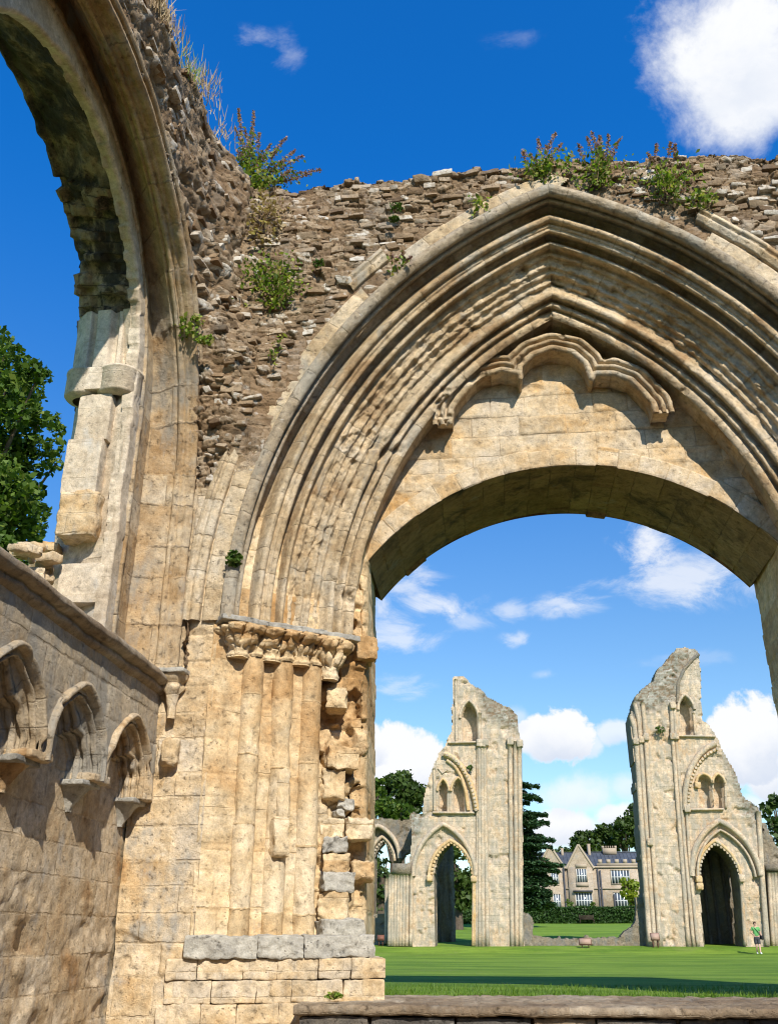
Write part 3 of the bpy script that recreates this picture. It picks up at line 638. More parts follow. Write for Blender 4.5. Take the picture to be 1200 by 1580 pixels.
# ------------------------------------------------ splayed jambs
JD = np.array([.808, .589]); JN = np.array([.589, -.808]); JP = np.array([-3.35, 11.0])
def jx(s, off, side):
    p = JP + JD * s + JN * off; return (p[0] if side < 0 else 2 * XM - p[0]), p[1]
def jamb(side):
    path = [JP + JD * 0 - np.array([.06, 0]), JP + JD * 1.8, np.array([-1.64, 12.23]), np.array([-1.78, 14.25])]
    seg = [np.linalg.norm(b - a) for a, b in zip(path[:-1], path[1:])]; tot = np.cumsum([0] + seg)
    s = np.concatenate([np.arange(0, tot[2], .016), np.arange(tot[2], tot[3], .05), [tot[3]]]); zz = np.arange(.55, 5.95, .018)
    S, Z = np.meshgrid(s, zz, indexing='ij'); S = S.ravel(); Z = Z.ravel()
    k = np.clip(np.searchsorted(tot, S, 'right') - 1, 0, 2); A = np.array(path); a = (S - tot[k]) / np.array(seg)[k]
    P = A[k] + (A[k + 1] - A[k]) * a[:, None]
    nrm = np.array([[.589, -.808], [.45, -.89], [.997, .07]]); nx = np.interp(S, [0, 1.7, 1.95, tot[2] - .05, tot[2] + .06, tot[3]], [.589, .589, .40, .45, .997, .997]); ny = np.interp(S, [0, 1.7, 1.95, tot[2] - .05, tot[2] + .06, tot[3]], [-.808, -.808, -.9, -.89, .07, .07])
    vr = rowmap(Z, 44 if side < 0 else 45, .2, .42); br, d = ashlar(S, vr, 14, .42)
    w = sst(S, 1.42, 1.55) * (1 - sst(S, 2.15, 2.35)) * sst(Z + .3 * fbm(p3(S * 3, Z * 2), 2, 5), .9, 1.2)
    w *= np.where(S > 1.9, 1, 1 - sst(Z, 4.2, 4.4))
    g1, g2, gr = worley(S * 3.1, Z * 3.4, 15)
    h = (br - .5) * .02 - .008 * (1 - sst(d, 0, .02)) + .012 * fbm(p3(S * 4, Z * 3), 4, 2) + .005 * fbm(p3(S * 14, Z * 14), 3, 2)
    step = .03 * (1 - np.abs((((S + .08) / .405) % 1) - .5) * 2) * (S < 1.62) + .012 * sst(S, .1, .2) * (1 - sst(S, 1.5, 1.62))
    h = h + step + w * (-.07 + .12 * (br - .5) * sst(d, 0, .06) + .16 * (gr - .55) * sst(g2 - g1, 0, .12) + .13 * fbm(p3(S * 3, Z * 3.4), 4, 19) - .20 * sst(fbm(p3(S * 2.6, Z * 3.2), 3, 91), .16, .3))
    X = P[:, 0] + nx * h; Y = P[:, 1] + ny * h
    if side > 0: X = 2 * XM - X
    gsheet('jamb', np.stack([X, Y, Z], 1), len(s), len(zz), M_jamb, door, None, {'rnd': br}, np.stack([S, vr], 1))
    # engaged shafts, one per order
    for c, rr in ((.50, .135), (.905, .138), (1.30, .14)):
        n = 18; zs = np.arange(.78, 4.42, .03); A_, Z_ = np.meshgrid(np.linspace(-.12, pi + .12, n), zs, indexing='ij'); A_ = A_.ravel(); Z_ = Z_.ravel()
        vr = rowmap(Z_, int(c * 100), .34, .62); row = np.floor(vr / BH).astype(np.int64); d = np.abs(vr / BH - np.round(vr / BH)) * .5
        rn = _hash(row, row * 0 + int(c * 10), row * 0, 6)
        ero = .018 * sst(fbm(p3(A_ * .8, Z_ * 2.3, c * 9), 4, 7), .12, .3) * (1 - sst(Z_, 3.0, 3.8))
        q = rr + (rn - .5) * .008 - .006 * (1 - sst(d, 0, .015)) + .006 * fbm(p3(A_ * 2, Z_ * 5, c), 4, 3) - ero
        px_, py_ = jx(c, -.02, side); t = np.stack([JD[0] * np.cos(A_) + JN[0] * np.sin(A_), JD[1] * np.cos(A_) + JN[1] * np.sin(A_)], 1)
        if side > 0: t[:, 0] *= -1
        V = np.stack([px_ + t[:, 0] * q, py_ + t[:, 1] * q, Z_], 1)
        gsheet('shaft', V, n, len(zs), M_jamb, door, None, {'rnd': rn}, np.stack([A_ * .1 + c, vr], 1))
    # foliate capitals over the shafts and over the lost shafts between them
    def capital(c, z0, hang):
        n = 64; m = 40; A_, T_ = np.meshgrid(np.linspace(-.35, pi + .35, n), np.linspace(0, 1, m), indexing='ij'); A_ = A_.ravel(); T_ = T_.ravel()
        z = z0 + (4.40 - z0) * T_
        q = (.125 if hang else .105) + .015 * sst(T_, 0, .08) * (1 - sst(T_, .08, .16)) + .11 * T_ ** 2.2
        leaf = np.abs(np.sin(A_ * 2.5 + 1.6 * T_ + c * 3)) ** .5
        q = q + .03 * fbm(p3(A_ * 1.2, z * 5, c * 3), 3, 15) + .07 * leaf * sst(T_, .2, .55) * (1 - sst(T_, .92, 1)) + .06 * sst(T_, .60, .72) * (1 - sst(T_, .84, .92)) * (leaf > .62) - .05 * (leaf < .35) * sst(T_, .3, .6) + .022 * fbm(p3(A_ * 2.2, z * 9, c * 7), 4, 5); w1, w2, wr = worley(A_ * 1.9 + c * 5, T_ * 3.2, 61); q = q + .05 * (sst(w2 - w1, .03, .3) - .5) * sst(T_, .2, .4) * (1 - sst(T_, .93, 1))
        px_, py_ = jx(c, .03, side); t = np.stack([JD[0] * np.cos(A_) + JN[0] * np.sin(A_), JD[1] * np.cos(A_) + JN[1] * np.sin(A_)], 1)
        if side > 0: t[:, 0] *= -1
        V = np.stack([px_ + t[:, 0] * q, py_ + t[:, 1] * q, z], 1); Q = gridf(n, m)
        if hang:                                                   # close the underside of the hanging block
            b = len(V); V = np.concatenate([V, [[px_, py_, z0]]]); Q = np.concatenate([Q, [[i * m, (i + 1) * m, b, b] for i in range(n - 1)]])
        Fl = [tuple(dict.fromkeys(f)) for f in Q.tolist()]
        mk('capital', V, Fl, M_jamb, door, {'rnd': np.full(len(V), random.random())})
    for c in (.285, .70, 1.105, 1.52): capital(c, 3.99 if c < 1.4 else 3.86, True)
    for c in (.50, .905, 1.30): capital(c, 4.02, False)
    # slate abacus stepping along the jamb
    cx, cy = jx(.92, -.02, side); a = atan2(JD[1], JD[0]) * (1 if side < 0 else -1)
    for i in range(4):
        px_, py_ = jx(.215 + i * .475, -.06, side)
        rblock('abacus', (px_, py_, 4.435 + random.uniform(-.008, .008)), (.49, .58, .075), M_slate, door, a, .014, .016, 12)
jamb(-1); jamb(1)

# toothing stones left where the inner order was robbed (left jamb), grey repairs among them
for (x0, y0, x1, y1, Yc, pr, grey) in [(497, 1155, 542, 1186, 11.98, .20, 0), (495, 1188, 524, 1232, 11.95, .10, 0), (519, 1232, 540, 1246, 12.0, .06, 1), (509, 1250, 520, 1262, 11.98, .06, 1),
        (492, 1266, 526, 1292, 11.96, .06, 0), (528, 1262, 566, 1296, 12.06, .16, 0), (495, 1293, 528, 1317, 11.94, .10, 1), (494, 1318, 530, 1344, 11.94, .10, 0), (493, 1346, 537, 1375, 11.93, .13, 1),
        (492, 1377, 532, 1418, 11.93, .12, 0), (490, 1420, 552, 1446, 11.85, .22, 1), (541, 985, 574, 1016, 12.12, .10, 0), (502, 1062, 530, 1092, 11.95, .08, 0), (538, 1330, 567, 1358, 12.14, .08, 0)]:
    a = U(x0, y0, Y=Yc); b = U(x1, y1, Y=Yc)
    pr *= .7; rblock('jamb_stone', ((a.x + b.x) / 2, Yc + .18 - pr / 2, (a.z + b.z) / 2), (abs(b.x - a.x) + .03, .30 + pr, abs(a.z - b.z) + .01), M_slate if grey else M_jamb, door, random.uniform(.1, .5), .022, .045, 16)
p = U(428, 1292, Y=11.42); rblock('jamb_stone', (p.x, p.y + .05, p.z), (.20, .26, .42), M_jamb, door, .63, .03, .03, 12)
p = U(430, 1225, Y=11.46); rblock('jamb_stone', (p.x + .02, p.y + .06, p.z), (.17, .22, .62), M_jamb, door, .63, .05, .03, 12)

# grey base ledge and the plinth courses beneath it
def course(z0, z1, pts, n, mat, name, depth=1.2, jit=.02, rough=.016):
    """blocks laid along a bent plan line"""
    A = np.array(pts, float); seg = np.linalg.norm(np.diff(A, axis=0), axis=1); tot = np.concatenate([[0], np.cumsum(seg)])
    rr = np.random.RandomState(int(z0 * 100 + 500)); cuts = np.sort(np.concatenate([[0, tot[-1]], (np.arange(1, n) + rr.uniform(-.2, .2, n - 1)) * tot[-1] / n]))
    for a, b in zip(cuts[:-1], cuts[1:]):
        m = (a + b) / 2; k = min(np.searchsorted(tot, m, 'right') - 1, len(seg) - 1); d = (A[k + 1] - A[k]) / seg[k]; p = A[k] + d * (m - tot[k]); nn = np.array([-d[1], d[0]])
        p = p + nn * (depth / 2 + rr.uniform(-jit, jit))
        rblock(name, (p[0], p[1], (z0 + z1) / 2), (b - a + .004, depth, z1 - z0 + .002), mat, door, atan2(d[1], d[0]), .02, rough, 22)
course(.63, .86, [(-3.42, 10.90), (-1.98, 11.38), (-1.44, 11.60)], 3, M_slate, 'base_ledge', 1.3, .012, .03)
course(.42, .635, [(-3.62, 10.93), (-1.31, 11.55)], 6, M_ash, 'plinth_stone', 1.4)
course(.19, .42, [(-3.62, 10.93), (-1.32, 11.55)], 5, M_ash, 'plinth_stone', 1.4)
course(-.10, .19, [(-3.7, 10.95), (-1.9, 11.3)], 4, M_ash, 'plinth_stone', 1.4)
course(-.42, -.10, [(-3.7, 10.93), (-1.9, 11.28)], 5, M_ash, 'plinth_stone', 1.4)
course(-.85, -.42, [(-3.7, 10.95), (-1.9, 11.3)], 4, M_ash, 'plinth_stone', 1.4)
course(.63, .86, [(3.74, 11.60), (4.28, 11.38), (5.72, 10.90)], 5, M_slate, 'base_ledge', 1.3, .015, .03)
course(.19, .635, [(3.61, 11.55), (5.92, 10.93)], 5, M_ash, 'plinth_stone', 1.4)
course(-.85, .19, [(3.61, 11.55), (5.92, 10.93)], 5, M_ash, 'plinth_stone', 1.4)

# ------------------------------------------------ low threshold parapet across the foot of the doorway
par = thing('low_parapet', 'low dark stone parapet with brown coping across the foot of the doorway', 'parapet', (1.6, 11.6, -.85))
def coping():
    xs = np.arange(-2.2, 7.5, .02); path = [(11.1, .10), (10.90, .105), (10.875, .12), (10.868, .165), (10.885, .19), (10.93, .20), (12.35, .225), (12.36, .0)]
    pr = []
    for a, b in zip(path[:-1], path[1:]):
        k = max(2, int(hypot(b[0] - a[0], b[1] - a[1]) / .02)); pr += [(a[0] + (b[0] - a[0]) * i / k, a[1] + (b[1] - a[1]) * i / k) for i in range(k)]
    pr = np.array(pr + [path[-1]]); I, J = np.meshgrid(np.arange(len(xs)), np.arange(len(pr)), indexing='ij'); I = I.ravel(); J = J.ravel()
    X = xs[I]; Y = pr[J, 0]; Z = pr[J, 1]; d = np.abs(((X + .3) / 1.15 + .5) % 1 - .5) * 1.15
    e = .016 * fbm(p3(X * 4, Y * 4, 0), 4, 8) + .01 * fbm(p3(X * 15, Y * 15 + Z * 15), 3, 2) - .012 * (1 - sst(d, 0, .015))
    gsheet('coping', np.stack([X, Y - e * (Y < 11), Z + e], 1), len(xs), len(pr), M_cope, par, None, None, np.stack([X, Y + Z], 1))
coping()
xb = -2.16; zr = [(-.20, .105), (-.50, -.20), (-.85, -.50)]
for z0, z1 in zr:
    x = xb + random.uniform(-.2, 0) * (z0 < -.3)
    while x < 7.4:
        w = random.uniform(.45, .95)
        rblock('parapet_stone', (x + w / 2, 11.45 + random.uniform(-.02, .02), (z0 + z1) / 2), (w - .025, 1.0, z1 - z0 - .02), M_dark if random.random() < .8 else M_cope, par, 0, .025, .025, 14); x += w
boxes('core', [((-2.1, 11.05, -.85), (7.4, 12.3, 0.09))], M_cope, par)
# ================================================================== side wall on the left, with round window and blind arcade
side = thing('side_wall', 'ruined side wall on the left, round window arch above carved blind arcading', 'wall', (-4.6, 7.0, -.85))
XA, XR, XF, XW, XB = -4.0, -4.27, -3.86, -4.42, -5.35       # arcade face, recess, wall face above, window order, outer face
YC, ZC, RO, RI = 7.35, 6.75, 3.50, 2.95
CA = (7.20, 6.45)
YN = 2.0
def recess():
    ys = np.arange(YN, 11.2, .026); zs = np.arange(-.85, 3.45, .026); Yg, Zg = np.meshgrid(ys, zs, indexing='ij'); Yg = Yg.ravel(); Zg = Zg.ravel()
    vr = rowmap(Zg, 51, .27, .42); br, d = ashlar(Yg, vr, 21, .62)
    h = (br - .5) * .02 * sst(d, 0, .03) - .006 * (1 - sst(d, 0, .022)) * sst(fbm(p3(Yg * 2, Zg * 2), 3, 55), -.1, .25) + .016 * fbm(p3(Yg * 2.5, Zg * 2.5), 4, 3) + .006 * fbm(p3(Yg * 12, Zg * 12), 3, 9)
    ero = sst(fbm(p3(Yg * 1.0, Zg * 1.3), 4, 66), .0, .3) * (1 - sst(Zg, 1.0, 1.9)); g1, g2, gr, ou, ov = worley(Yg * 2.8, Zg * 4.2, 9, True); h += ero * (-.02 + .035 * (gr - .5) * sst(g2 - g1, 0, .15) + .04 * (gr - .5) * ou + .03 * fbm(p3(Yg * 5, Zg * 5), 4, 12)); h -= .06 * sst(.25 - Zg, 0, .3) * (br > .70) * sst(d, 0, .02)
    gsheet('lower_wall', np.stack([XR + h, Yg, Zg], 1), len(ys), len(zs), M_side, side, None, {'rnd': br}, np.stack([Yg, vr], 1))
recess()
CAPS = [2.55, 3.95, 5.35, 6.75, 8.13, 9.52, 10.93]; AZ, AR = 2.40, .615
mids = [(a + b) / 2 for a, b in zip(CAPS[:-1], CAPS[1:])]
def arcade_face():
    ys = np.arange(YN, 11.12, .022); zs = np.arange(2.28, 3.66, .022); Yg, Zg = np.meshgrid(ys, zs, indexing='ij'); Yg = Yg.ravel(); Zg = Zg.ravel()
    r = np.min([np.hypot(Yg - m, Zg - AZ) for m in mids], axis=0)
    vr = rowmap(Zg, 53, .3, .42); br, d = ashlar(Yg + .2, vr, 22, .62)
    h = (br - .5) * .012 - .006 * (1 - sst(d, 0, .02)) + .014 * fbm(p3(Yg * 3, Zg * 3), 4, 5)
    below = np.min([np.abs(Yg - m) for m in mids], axis=0) < AR - .01
    gsheet('upper_wall', np.stack([XA + h, Yg, Zg], 1), len(ys), len(zs), M_upper, side, ~(((r < AR) & (Zg > AZ - .02)) | ((Zg < AZ) & below)), {'rnd': br}, np.stack([Yg + .2, vr], 1))
arcade_face()
def arcade_arch(m, sd):
    # section from the hood inwards: (radius, x); deep soffit worked with ribs
    base = [(.655, XA - .03), (.65, XA + .035), (.635, XA + .06), (.61, XA + .065), (.59, XA + .05), (.58, XA + .01), (.57, XA - .05), (.55, XA - .055), (.535, XA - .02), (.515, XA + .0), (.50, XA - .02), (.50, XA - .06), (.53, XA - .075), (.515, XA - .10),
            (.49, XA - .085), (.465, XA - .10), (.46, XA - .135), (.495, XA - .155), (.48, XA - .18), (.45, XA - .165), (.43, XA - .185), (.425, XA - .22), (.455, XA - .235), (.43, XA - .25), (.39, XA - .245), (.37, XA - .265), (.37, XR - .04)]
    pr = []
    for a, b in zip(base[:-1], base[1:]):
        k = max(2, int(hypot(b[0] - a[0], b[1] - a[1]) / .011)); pr += [(a[0] + (b[0] - a[0]) * i / k, a[1] + (b[1] - a[1]) * i / k) for i in range(k)]
    pr = np.array(pr + [base[-1]]); pr[:, 0] = .665 - (.655 - pr[:, 0]) * .86; dn = .12; n = 120; s_ = np.linspace(-dn, pi * .55 + dn, n)
    I, J = np.meshgrid(np.arange(len(pr)), np.arange(n), indexing='ij'); I = I.ravel(); J = J.ravel(); r = pr[I, 0]; x = pr[I, 1]; S = s_[J]
    a = np.clip(S / .55, 0, pi); low = np.where(S < 0, -S, np.where(S > pi * .55, S - pi * .55, 0))
    deep = sst(XA - .06 - x, 0, .04)
    foil = np.abs(np.sin(a * 1.5)) ** .75
    e = .012 * fbm(p3(a * 3, r * 12, sd), 4, sd) + .022 * fbm(p3(a * 1.8, r * 4 + x * 5, sd), 3, sd + 2)
    wav = .010 * np.sin(a * 13 + sd) * sst(XA - .04 - x, 0, .04) * (low == 0)
    r2 = r + e - deep * .15 * (1 - foil) * (low == 0) + wav; x2 = x + e * .7
    worn = sst(fbm(p3(a * 1.2 + sd, x * 3, sd), 3, sd + 31), .15, .4); r2 = r2 + .04 * worn * (x < XA); x2 = x2 - .05 * worn * (x > XA + .03)
    Yv = m - r2 * np.cos(a); Zv = AZ + r2 * np.sin(a) * 1.02 + .07 * np.exp(-((a - pi / 2) / .32) ** 2) - low
    mask = (Yv < 11.07)
    gsheet('arcade_arch', np.stack([x2, Yv, Zv], 1), len(pr), n, M_side if sd == 8 else M_upper, side, mask, {'rnd': x2 * 0}, np.stack([r + x, a * .6], 1))
for k, m in enumerate(mids): arcade_arch(m, 3 + k)
for k, c in enumerate(CAPS):
    if c < 5: pass
    rblock('springer', (XA - .14, c, 2.31), (.33, .42 if c < 10.5 else .3, .09), M_side, side, 0, .025, .02)
    V = []; n = 18; m_ = 12; A_, T_ = np.meshgrid(np.linspace(-pi / 2, pi / 2, n), np.linspace(0, 1, m_), indexing='ij'); A_ = A_.ravel(); T_ = T_.ravel()
    q = .05 + .12 * T_ ** 1.5 + .02 * np.abs(np.sin(A_ * 3)) * T_ + .015 * fbm(p3(A_ * 2, T_ * 4, c), 3, 4)
    gsheet('capital', np.stack([XR - .02 + q * np.cos(A_) * 1.3, c - .12 + q * np.sin(A_), 1.98 + .24 * T_], 1), n, m_, M_slate if k % 3 != 1 else M_side, side)
    rblock('impost', (XR + .09, c - .12, 2.245), (.28, .46, .06), M_slate, side, 0, .02, .015)
# string course: a weathered roll above the arcade
def string():
    base = [(XA - .02, 3.50), (XA + .02, 3.52), (XA + .055, 3.55), (XA + .06, 3.58), (XA + .045, 3.61), (XA + .10, 3.625), (XA + .135, 3.66), (XA + .135, 3.70), (XA + .10, 3.74), (XA - .05, 3.80), (XW - .1, 4.10), (XB - .2, 4.25)]
    pr = []
    for a, b in zip(base[:-1], base[1:]):
        k = max(2, int(hypot(b[0] - a[0], b[1] - a[1]) / .02)); pr += [(a[0] + (b[0] - a[0]) * i / k, a[1] + (b[1] - a[1]) * i / k) for i in range(k)]
    pr = np.array(pr + [base[-1]]); ys = np.arange(YN, 11.05, .03); I, J = np.meshgrid(np.arange(len(pr)), np.arange(len(ys)), indexing='ij'); I = I.ravel(); J = J.ravel()
    e = .014 * fbm(p3(pr[I, 0] * 8 + pr[I, 1] * 8, ys[J] * 5), 4, 7) + .012 * fbm(p3(pr[I, 0] * 2, ys[J] * 1.5), 2, 9)
    gsheet('string_course', np.stack([pr[I, 0] + e, ys[J], pr[I, 1] + e], 1), len(pr), len(ys), M_cope, side, None, None, np.stack([ys[J], pr[I, 1]], 1))
string()
# rubble wall above, pierced by the window arch, broken vault mass towards the corner
def upper_rubble():
    ys = np.arange(YN, 11.25, .03); nz = 270; nt = 40; t = np.concatenate([np.linspace(0, 1, nz), 1 + np.linspace(0, 1, nt + 1)[1:]])
    Yg, T = np.meshgrid(ys, t, indexing='ij'); Yg = Yg.ravel(); T = T.ravel()
    H = 11.55 + .12 * fbm(p3(Yg * 2, Yg * 0), 3, 3) + .12 * (worley(Yg * 3.5, Yg * 0 + .5, 9)[2] - .5) + .25 * sst(8.5 - Yg, 0, 2.5)
    front = T <= 1; k = np.clip(T - 1, 0, 1); Zg = np.where(front, 3.8 + (H - 3.8) * T, H - .1 * k); X = np.where(front, XF, XF - 1.5 * k)
    h, rnd, mort = rubble(Yg, np.where(front, Zg, Zg - X * 1.0), 31, .27, .14); r = np.hypot(Yg - YC, Zg - ZC)
    h = h + .10 * fbm(p3(Yg * 1.4, Zg * 1.2), 4, 17) + .34 * np.exp(-((Yg - 10.9) / 1.0) ** 2) * sst(Zg, 6.8, 8.6) * sst(np.hypot(Yg - CA[0], Zg - CA[1]), 3.95, 4.7) + .10 * sst(r, 3.7, 4.2)
    r = np.hypot(Yg - CA[0], Zg - CA[1]); hole = front & (((r < 3.70) & (Zg > CA[1])) | ((np.abs(Yg - CA[0]) < 3.70) & (Zg <= CA[1])))
    V = np.stack([X + np.where(front, h, 0), Yg, Zg + np.where(front, 0, h)], 1)
    SURF['side'] = (V.reshape(len(ys), len(t), 3), ys, nz)
    gsheet('rubble_face', V, len(ys), len(t), M_front, side, ~hole, {'rubw': np.ones_like(h), 'rnd': rnd, 'mort': mort}, np.stack([Yg, Zg], 1))
    ys = np.arange(YN, 14.3, .09); zs = np.arange(-.85, 11.6, .09); Yg, Zg = np.meshgrid(ys, zs, indexing='ij'); Yg = Yg.ravel(); Zg = Zg.ravel()
    h, rnd, mort = rubble(Yg, Zg, 36, .5, .25); r = np.hypot(Yg - YC, Zg - ZC); r = np.hypot(Yg - 7.5, Zg - 7.42); hole = ((r < 3.02) & (Zg > 7.42)) | ((np.abs(Yg - 7.5) < 3.02) & (Zg <= 7.42) & (Zg > 4.2))
    hole |= (Zg > 9.4) & (Yg > 12)
    gsheet('outer_face', np.stack([XB - h, Yg, Zg], 1), len(ys), len(zs), M_front, side, ~hole, {'rubw': np.ones_like(h), 'rnd': rnd, 'mort': mort}, np.stack([Yg, Zg], 1))
upper_rubble()
def side_place(u, v):
    G, ys, nz = SURF['side']; i = min(len(ys) - 1, int(np.searchsorted(ys, u)))
    if hypot(u - CA[0], v - CA[1]) < 4.0: return None
    col = G[i, :nz]; j = int(np.argmin(np.abs(col[:, 2] - v)))
    if v > col[:, 2].max() - .05: return None
    return (col[j, 0] - .10 + random.uniform(-.035, .022), u, v)
set_stones('rubble_stones', side, stone_cells(5.5, 10.9, 7.0, 11.5, 6), side_place, pi / 2, 9)
def arch_sweep(name, st, mat, z0, sd, rough=.012, unit=.36, jit=.012, mask_fn=None, step=.022, cell=.45):
    """stations (centre y, centre z, radius, x) swept round the window head and down both jambs"""
    pr = []
    for a, b in zip(st[:-1], st[1:]):
        k = max(1, int(hypot(b[2] - a[2], b[3] - a[3]) / step)); pr += [tuple(a[q] + (b[q] - a[q]) * i / k for q in range(4)) for i in range(k)]
    pr = np.array(pr + [st[-1]], float); arcl = pi * 3.2; dl = 3.0; tot = arcl + 2 * dl; n = int(tot / .032); s = np.linspace(0, tot, n)
    I, J = np.meshgrid(np.arange(len(pr)), np.arange(n), indexing='ij'); I = I.ravel(); J = J.ravel(); S = s[J]
    f = np.where(S < dl, (dl - S) / dl, np.where(S > tot - dl, (S - tot + dl) / dl, 0)); S2 = np.where(S <= tot - dl, pr[I, 1] + (S - dl) * (S > dl) - f * (pr[I, 1] - z0), pr[I, 1] + arcl + f * (pr[I, 1] - z0))
    vr = rowmap(S2, sd, unit * .7, unit * 1.3); row = np.floor(vr / BH).astype(np.int64); d = np.abs(vr / BH - np.round(vr / BH)) * unit
    col = np.floor(pr[I, 3] / cell + .5 * (row % 2)).astype(np.int64); rn = _hash(row, row * 0 + sd, col, 3)
    e = (rn - .5) * 2 * jit - .010 * (1 - sst(d, 0, .02)) + rough * fbm(p3(pr[I, 3] * 6, S * 5, sd), 4, sd)
    r = pr[I, 2] + e; x = pr[I, 3] + e * .4; a = np.clip((S - dl) / 3.2, 0, pi)
    f = np.where(S < dl, (dl - S) / dl, np.where(S > tot - dl, (S - tot + dl) / dl, 0)); dn = f * (pr[I, 1] - z0)
    V = np.stack([x, pr[I, 0] + r * np.cos(a), pr[I, 1] + r * np.sin(a) - dn], 1)
    gsheet(name, V, len(pr), n, mat, side, None if mask_fn is None else mask_fn(V), {'rnd': rn}, np.stack([pr[I, 3] + pr[I, 2], vr], 1))
# outer order with edge rolls; then the pale ring and the sooty barrel
CA, CB, CR, CS = (7.20, 6.45), (7.20, 7.12), (7.67, 7.50), (7.50, 7.42)
ro = [(*CA, 3.62 + a, XF + b) for a, b in ((.40, -.10), (.38, .03), (.27, .05), (.25, .10), (.20, .115), (.155, .09), (.145, .03), (.11, .03), (.10, .075), (.05, .08), (.03, .05), (.015, .0), (.035, -.03), (.02, -.055), (0, -.07), (.03, -.10), (-.01, -.125), (-.025, -.16), (.0, -.185), (.035, -.195), (.01, -.215), (0, -.23))] + [(*CB, 3.50, XW - .05)]
arch_sweep('window_arch_order', ro, M_order, 3.75, 71, .012, .55, .008)
arch_sweep('window_arch_order', [(*CB, 3.52, XW), (7.45, 7.36, 2.86, XW + .01), (7.46, 7.37, 2.84, XW + .06), (7.49, 7.385, 2.76, XW + .06), (7.50, 7.39, 2.74, XW + .01)], M_order, 4.0, 75, .014, .5, .010)
arch_sweep('window_arch_ring', [(7.50, 7.39, 2.75, XW + .03), (*CR, 2.37, XW + .03), (*CR, 2.35, XW - .01), (*CR, 2.36, XW - .12)], M_pale, 4.0, 72, .022, .20, .022)
CZ = CR[1] + .55
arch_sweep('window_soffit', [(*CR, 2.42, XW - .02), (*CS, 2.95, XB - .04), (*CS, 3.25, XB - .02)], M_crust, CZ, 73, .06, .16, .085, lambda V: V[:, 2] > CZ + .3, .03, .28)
arch_sweep('window_jamb', [(*CR, 2.36, XW - .03), (*CS, 2.95, XB - .02), (*CS, 3.25, XB)], M_pale, 3.9, 74, .012, .5, .010, lambda V: V[:, 2] < CZ + .42)
# vault respond on the far jamb: pale restored blocks, drum cap, springer
YJ = 10.22
def rb(name, x0, x1, z0, z1, yf, mat=None, r=.02, rough=.012, depth=None): rblock(name, ((x0 + x1) / 2, (yf + YJ + .1) / 2, (z0 + z1) / 2), (x1 - x0, YJ + .1 - yf, z1 - z0), mat or M_pale, side, 0, r, rough, 14)
rb('respond_block', -5.10, -4.66, 6.55, 7.22, 9.98, M_pale, .02, .02)
rb('respond_block', -5.16, -4.70, 5.80, 6.56, 9.95, None, .02, .012)
rb('respond_block', -5.13, -4.64, 5.22, 5.81, 9.90, M_ash, .05, .035)
rb('base_block', -5.04, -4.40, 4.40, 4.90, 10.02, M_pale, .02, .012)
for c, rr in ((-5.13, .25), (-4.66, .28)):
    V, Q = lathe_data([(rr * .55, .0), (rr * .93, .035), (rr, .06), (rr, .36), (rr * 1.04, .37), (rr * 1.04, .395), (rr * .9, .41), (0.01, .42)], (c, 10.16, 7.20), 28)
    V = V + .008 * np.stack([fbm(V * 6, 3, 1), fbm(V * 6, 3, 2), fbm(V * 6, 3, 3)], 1); mk('drum_cap', V, Q, M_pale, side)
rb('drum_cap', -5.04, -4.76, 7.26, 7.60, 9.93, M_pale, .012, .008)
rb('drum_cap', -5.36, -4.44, 7.45, 7.63, 10.10, M_pale, .012, .008)
def springer():
    # tapering moulded block between cap and arch
    z0, z1 = 7.60, 8.45; n = 34; zs = np.linspace(z0, z1, n); prof = [(-5.36, 10.36), (-5.34, 10.14), (-5.14, 9.96), (-5.07, 9.95), (-5.05, 10.01), (-5.01, 10.02), (-4.98, 9.95), (-4.80, 9.94), (-4.76, 10.03), (-4.72, 10.04), (-4.69, 9.99), (-4.65, 10.0), (-4.63, 10.08), (-4.59, 10.09), (-4.565, 10.03), (-4.52, 10.05), (-4.50, 10.12), (-4.44, 10.12), (-4.40, 10.30)]
    pr = []
    for a, b in zip(prof[:-1], prof[1:]): pr += [(a[0] + (b[0] - a[0]) * i / 4, a[1] + (b[1] - a[1]) * i / 4) for i in range(4)]
    pr = np.array(pr + [prof[-1]]); I, J = np.meshgrid(np.arange(len(pr)), np.arange(n), indexing='ij'); I = I.ravel(); J = J.ravel(); k = (zs[J] - z0) / (z1 - z0)
    lean = np.sqrt(np.maximum(0, 2.6 ** 2 - np.maximum(0, zs[J] - 7.46) ** 2)) - 2.6
    e = .012 * fbm(p3(pr[I, 0] * 8, zs[J] * 6), 4, 4)
    Yv = pr[I, 1] + lean + (pr[I, 1] < 10.2) * .13 * k ** 1.5 + e
    gsheet('vault_springer', np.stack([pr[I, 0] * (1 - .0 * k), Yv, zs[J]], 1), len(pr), n, M_pale, side)
    V = [(x, y + lean[-1] + (.13 if y < 10.2 else 0), z1) for x, y in prof]; c = len(V); V.append((-4.9, 10.35 + lean[-1], z1 + .03)); mk('springer_bed', V, [(i, i + 1, c) for i in range(c - 1)], M_pale, side)
springer()
# broken rubble at the foot of the window
for i in range(26):
    p = U(random.uniform(28, 84), random.uniform(835, 905), X=random.uniform(-5.5, -5.1))
    s = random.uniform(.08, .2); rblock('rubble_stone', (p.x, p.y, p.z - .03), (s * 1.2, s * 1.5, s * .7), M_ash, side, random.uniform(0, 3), .03, .03, 6)
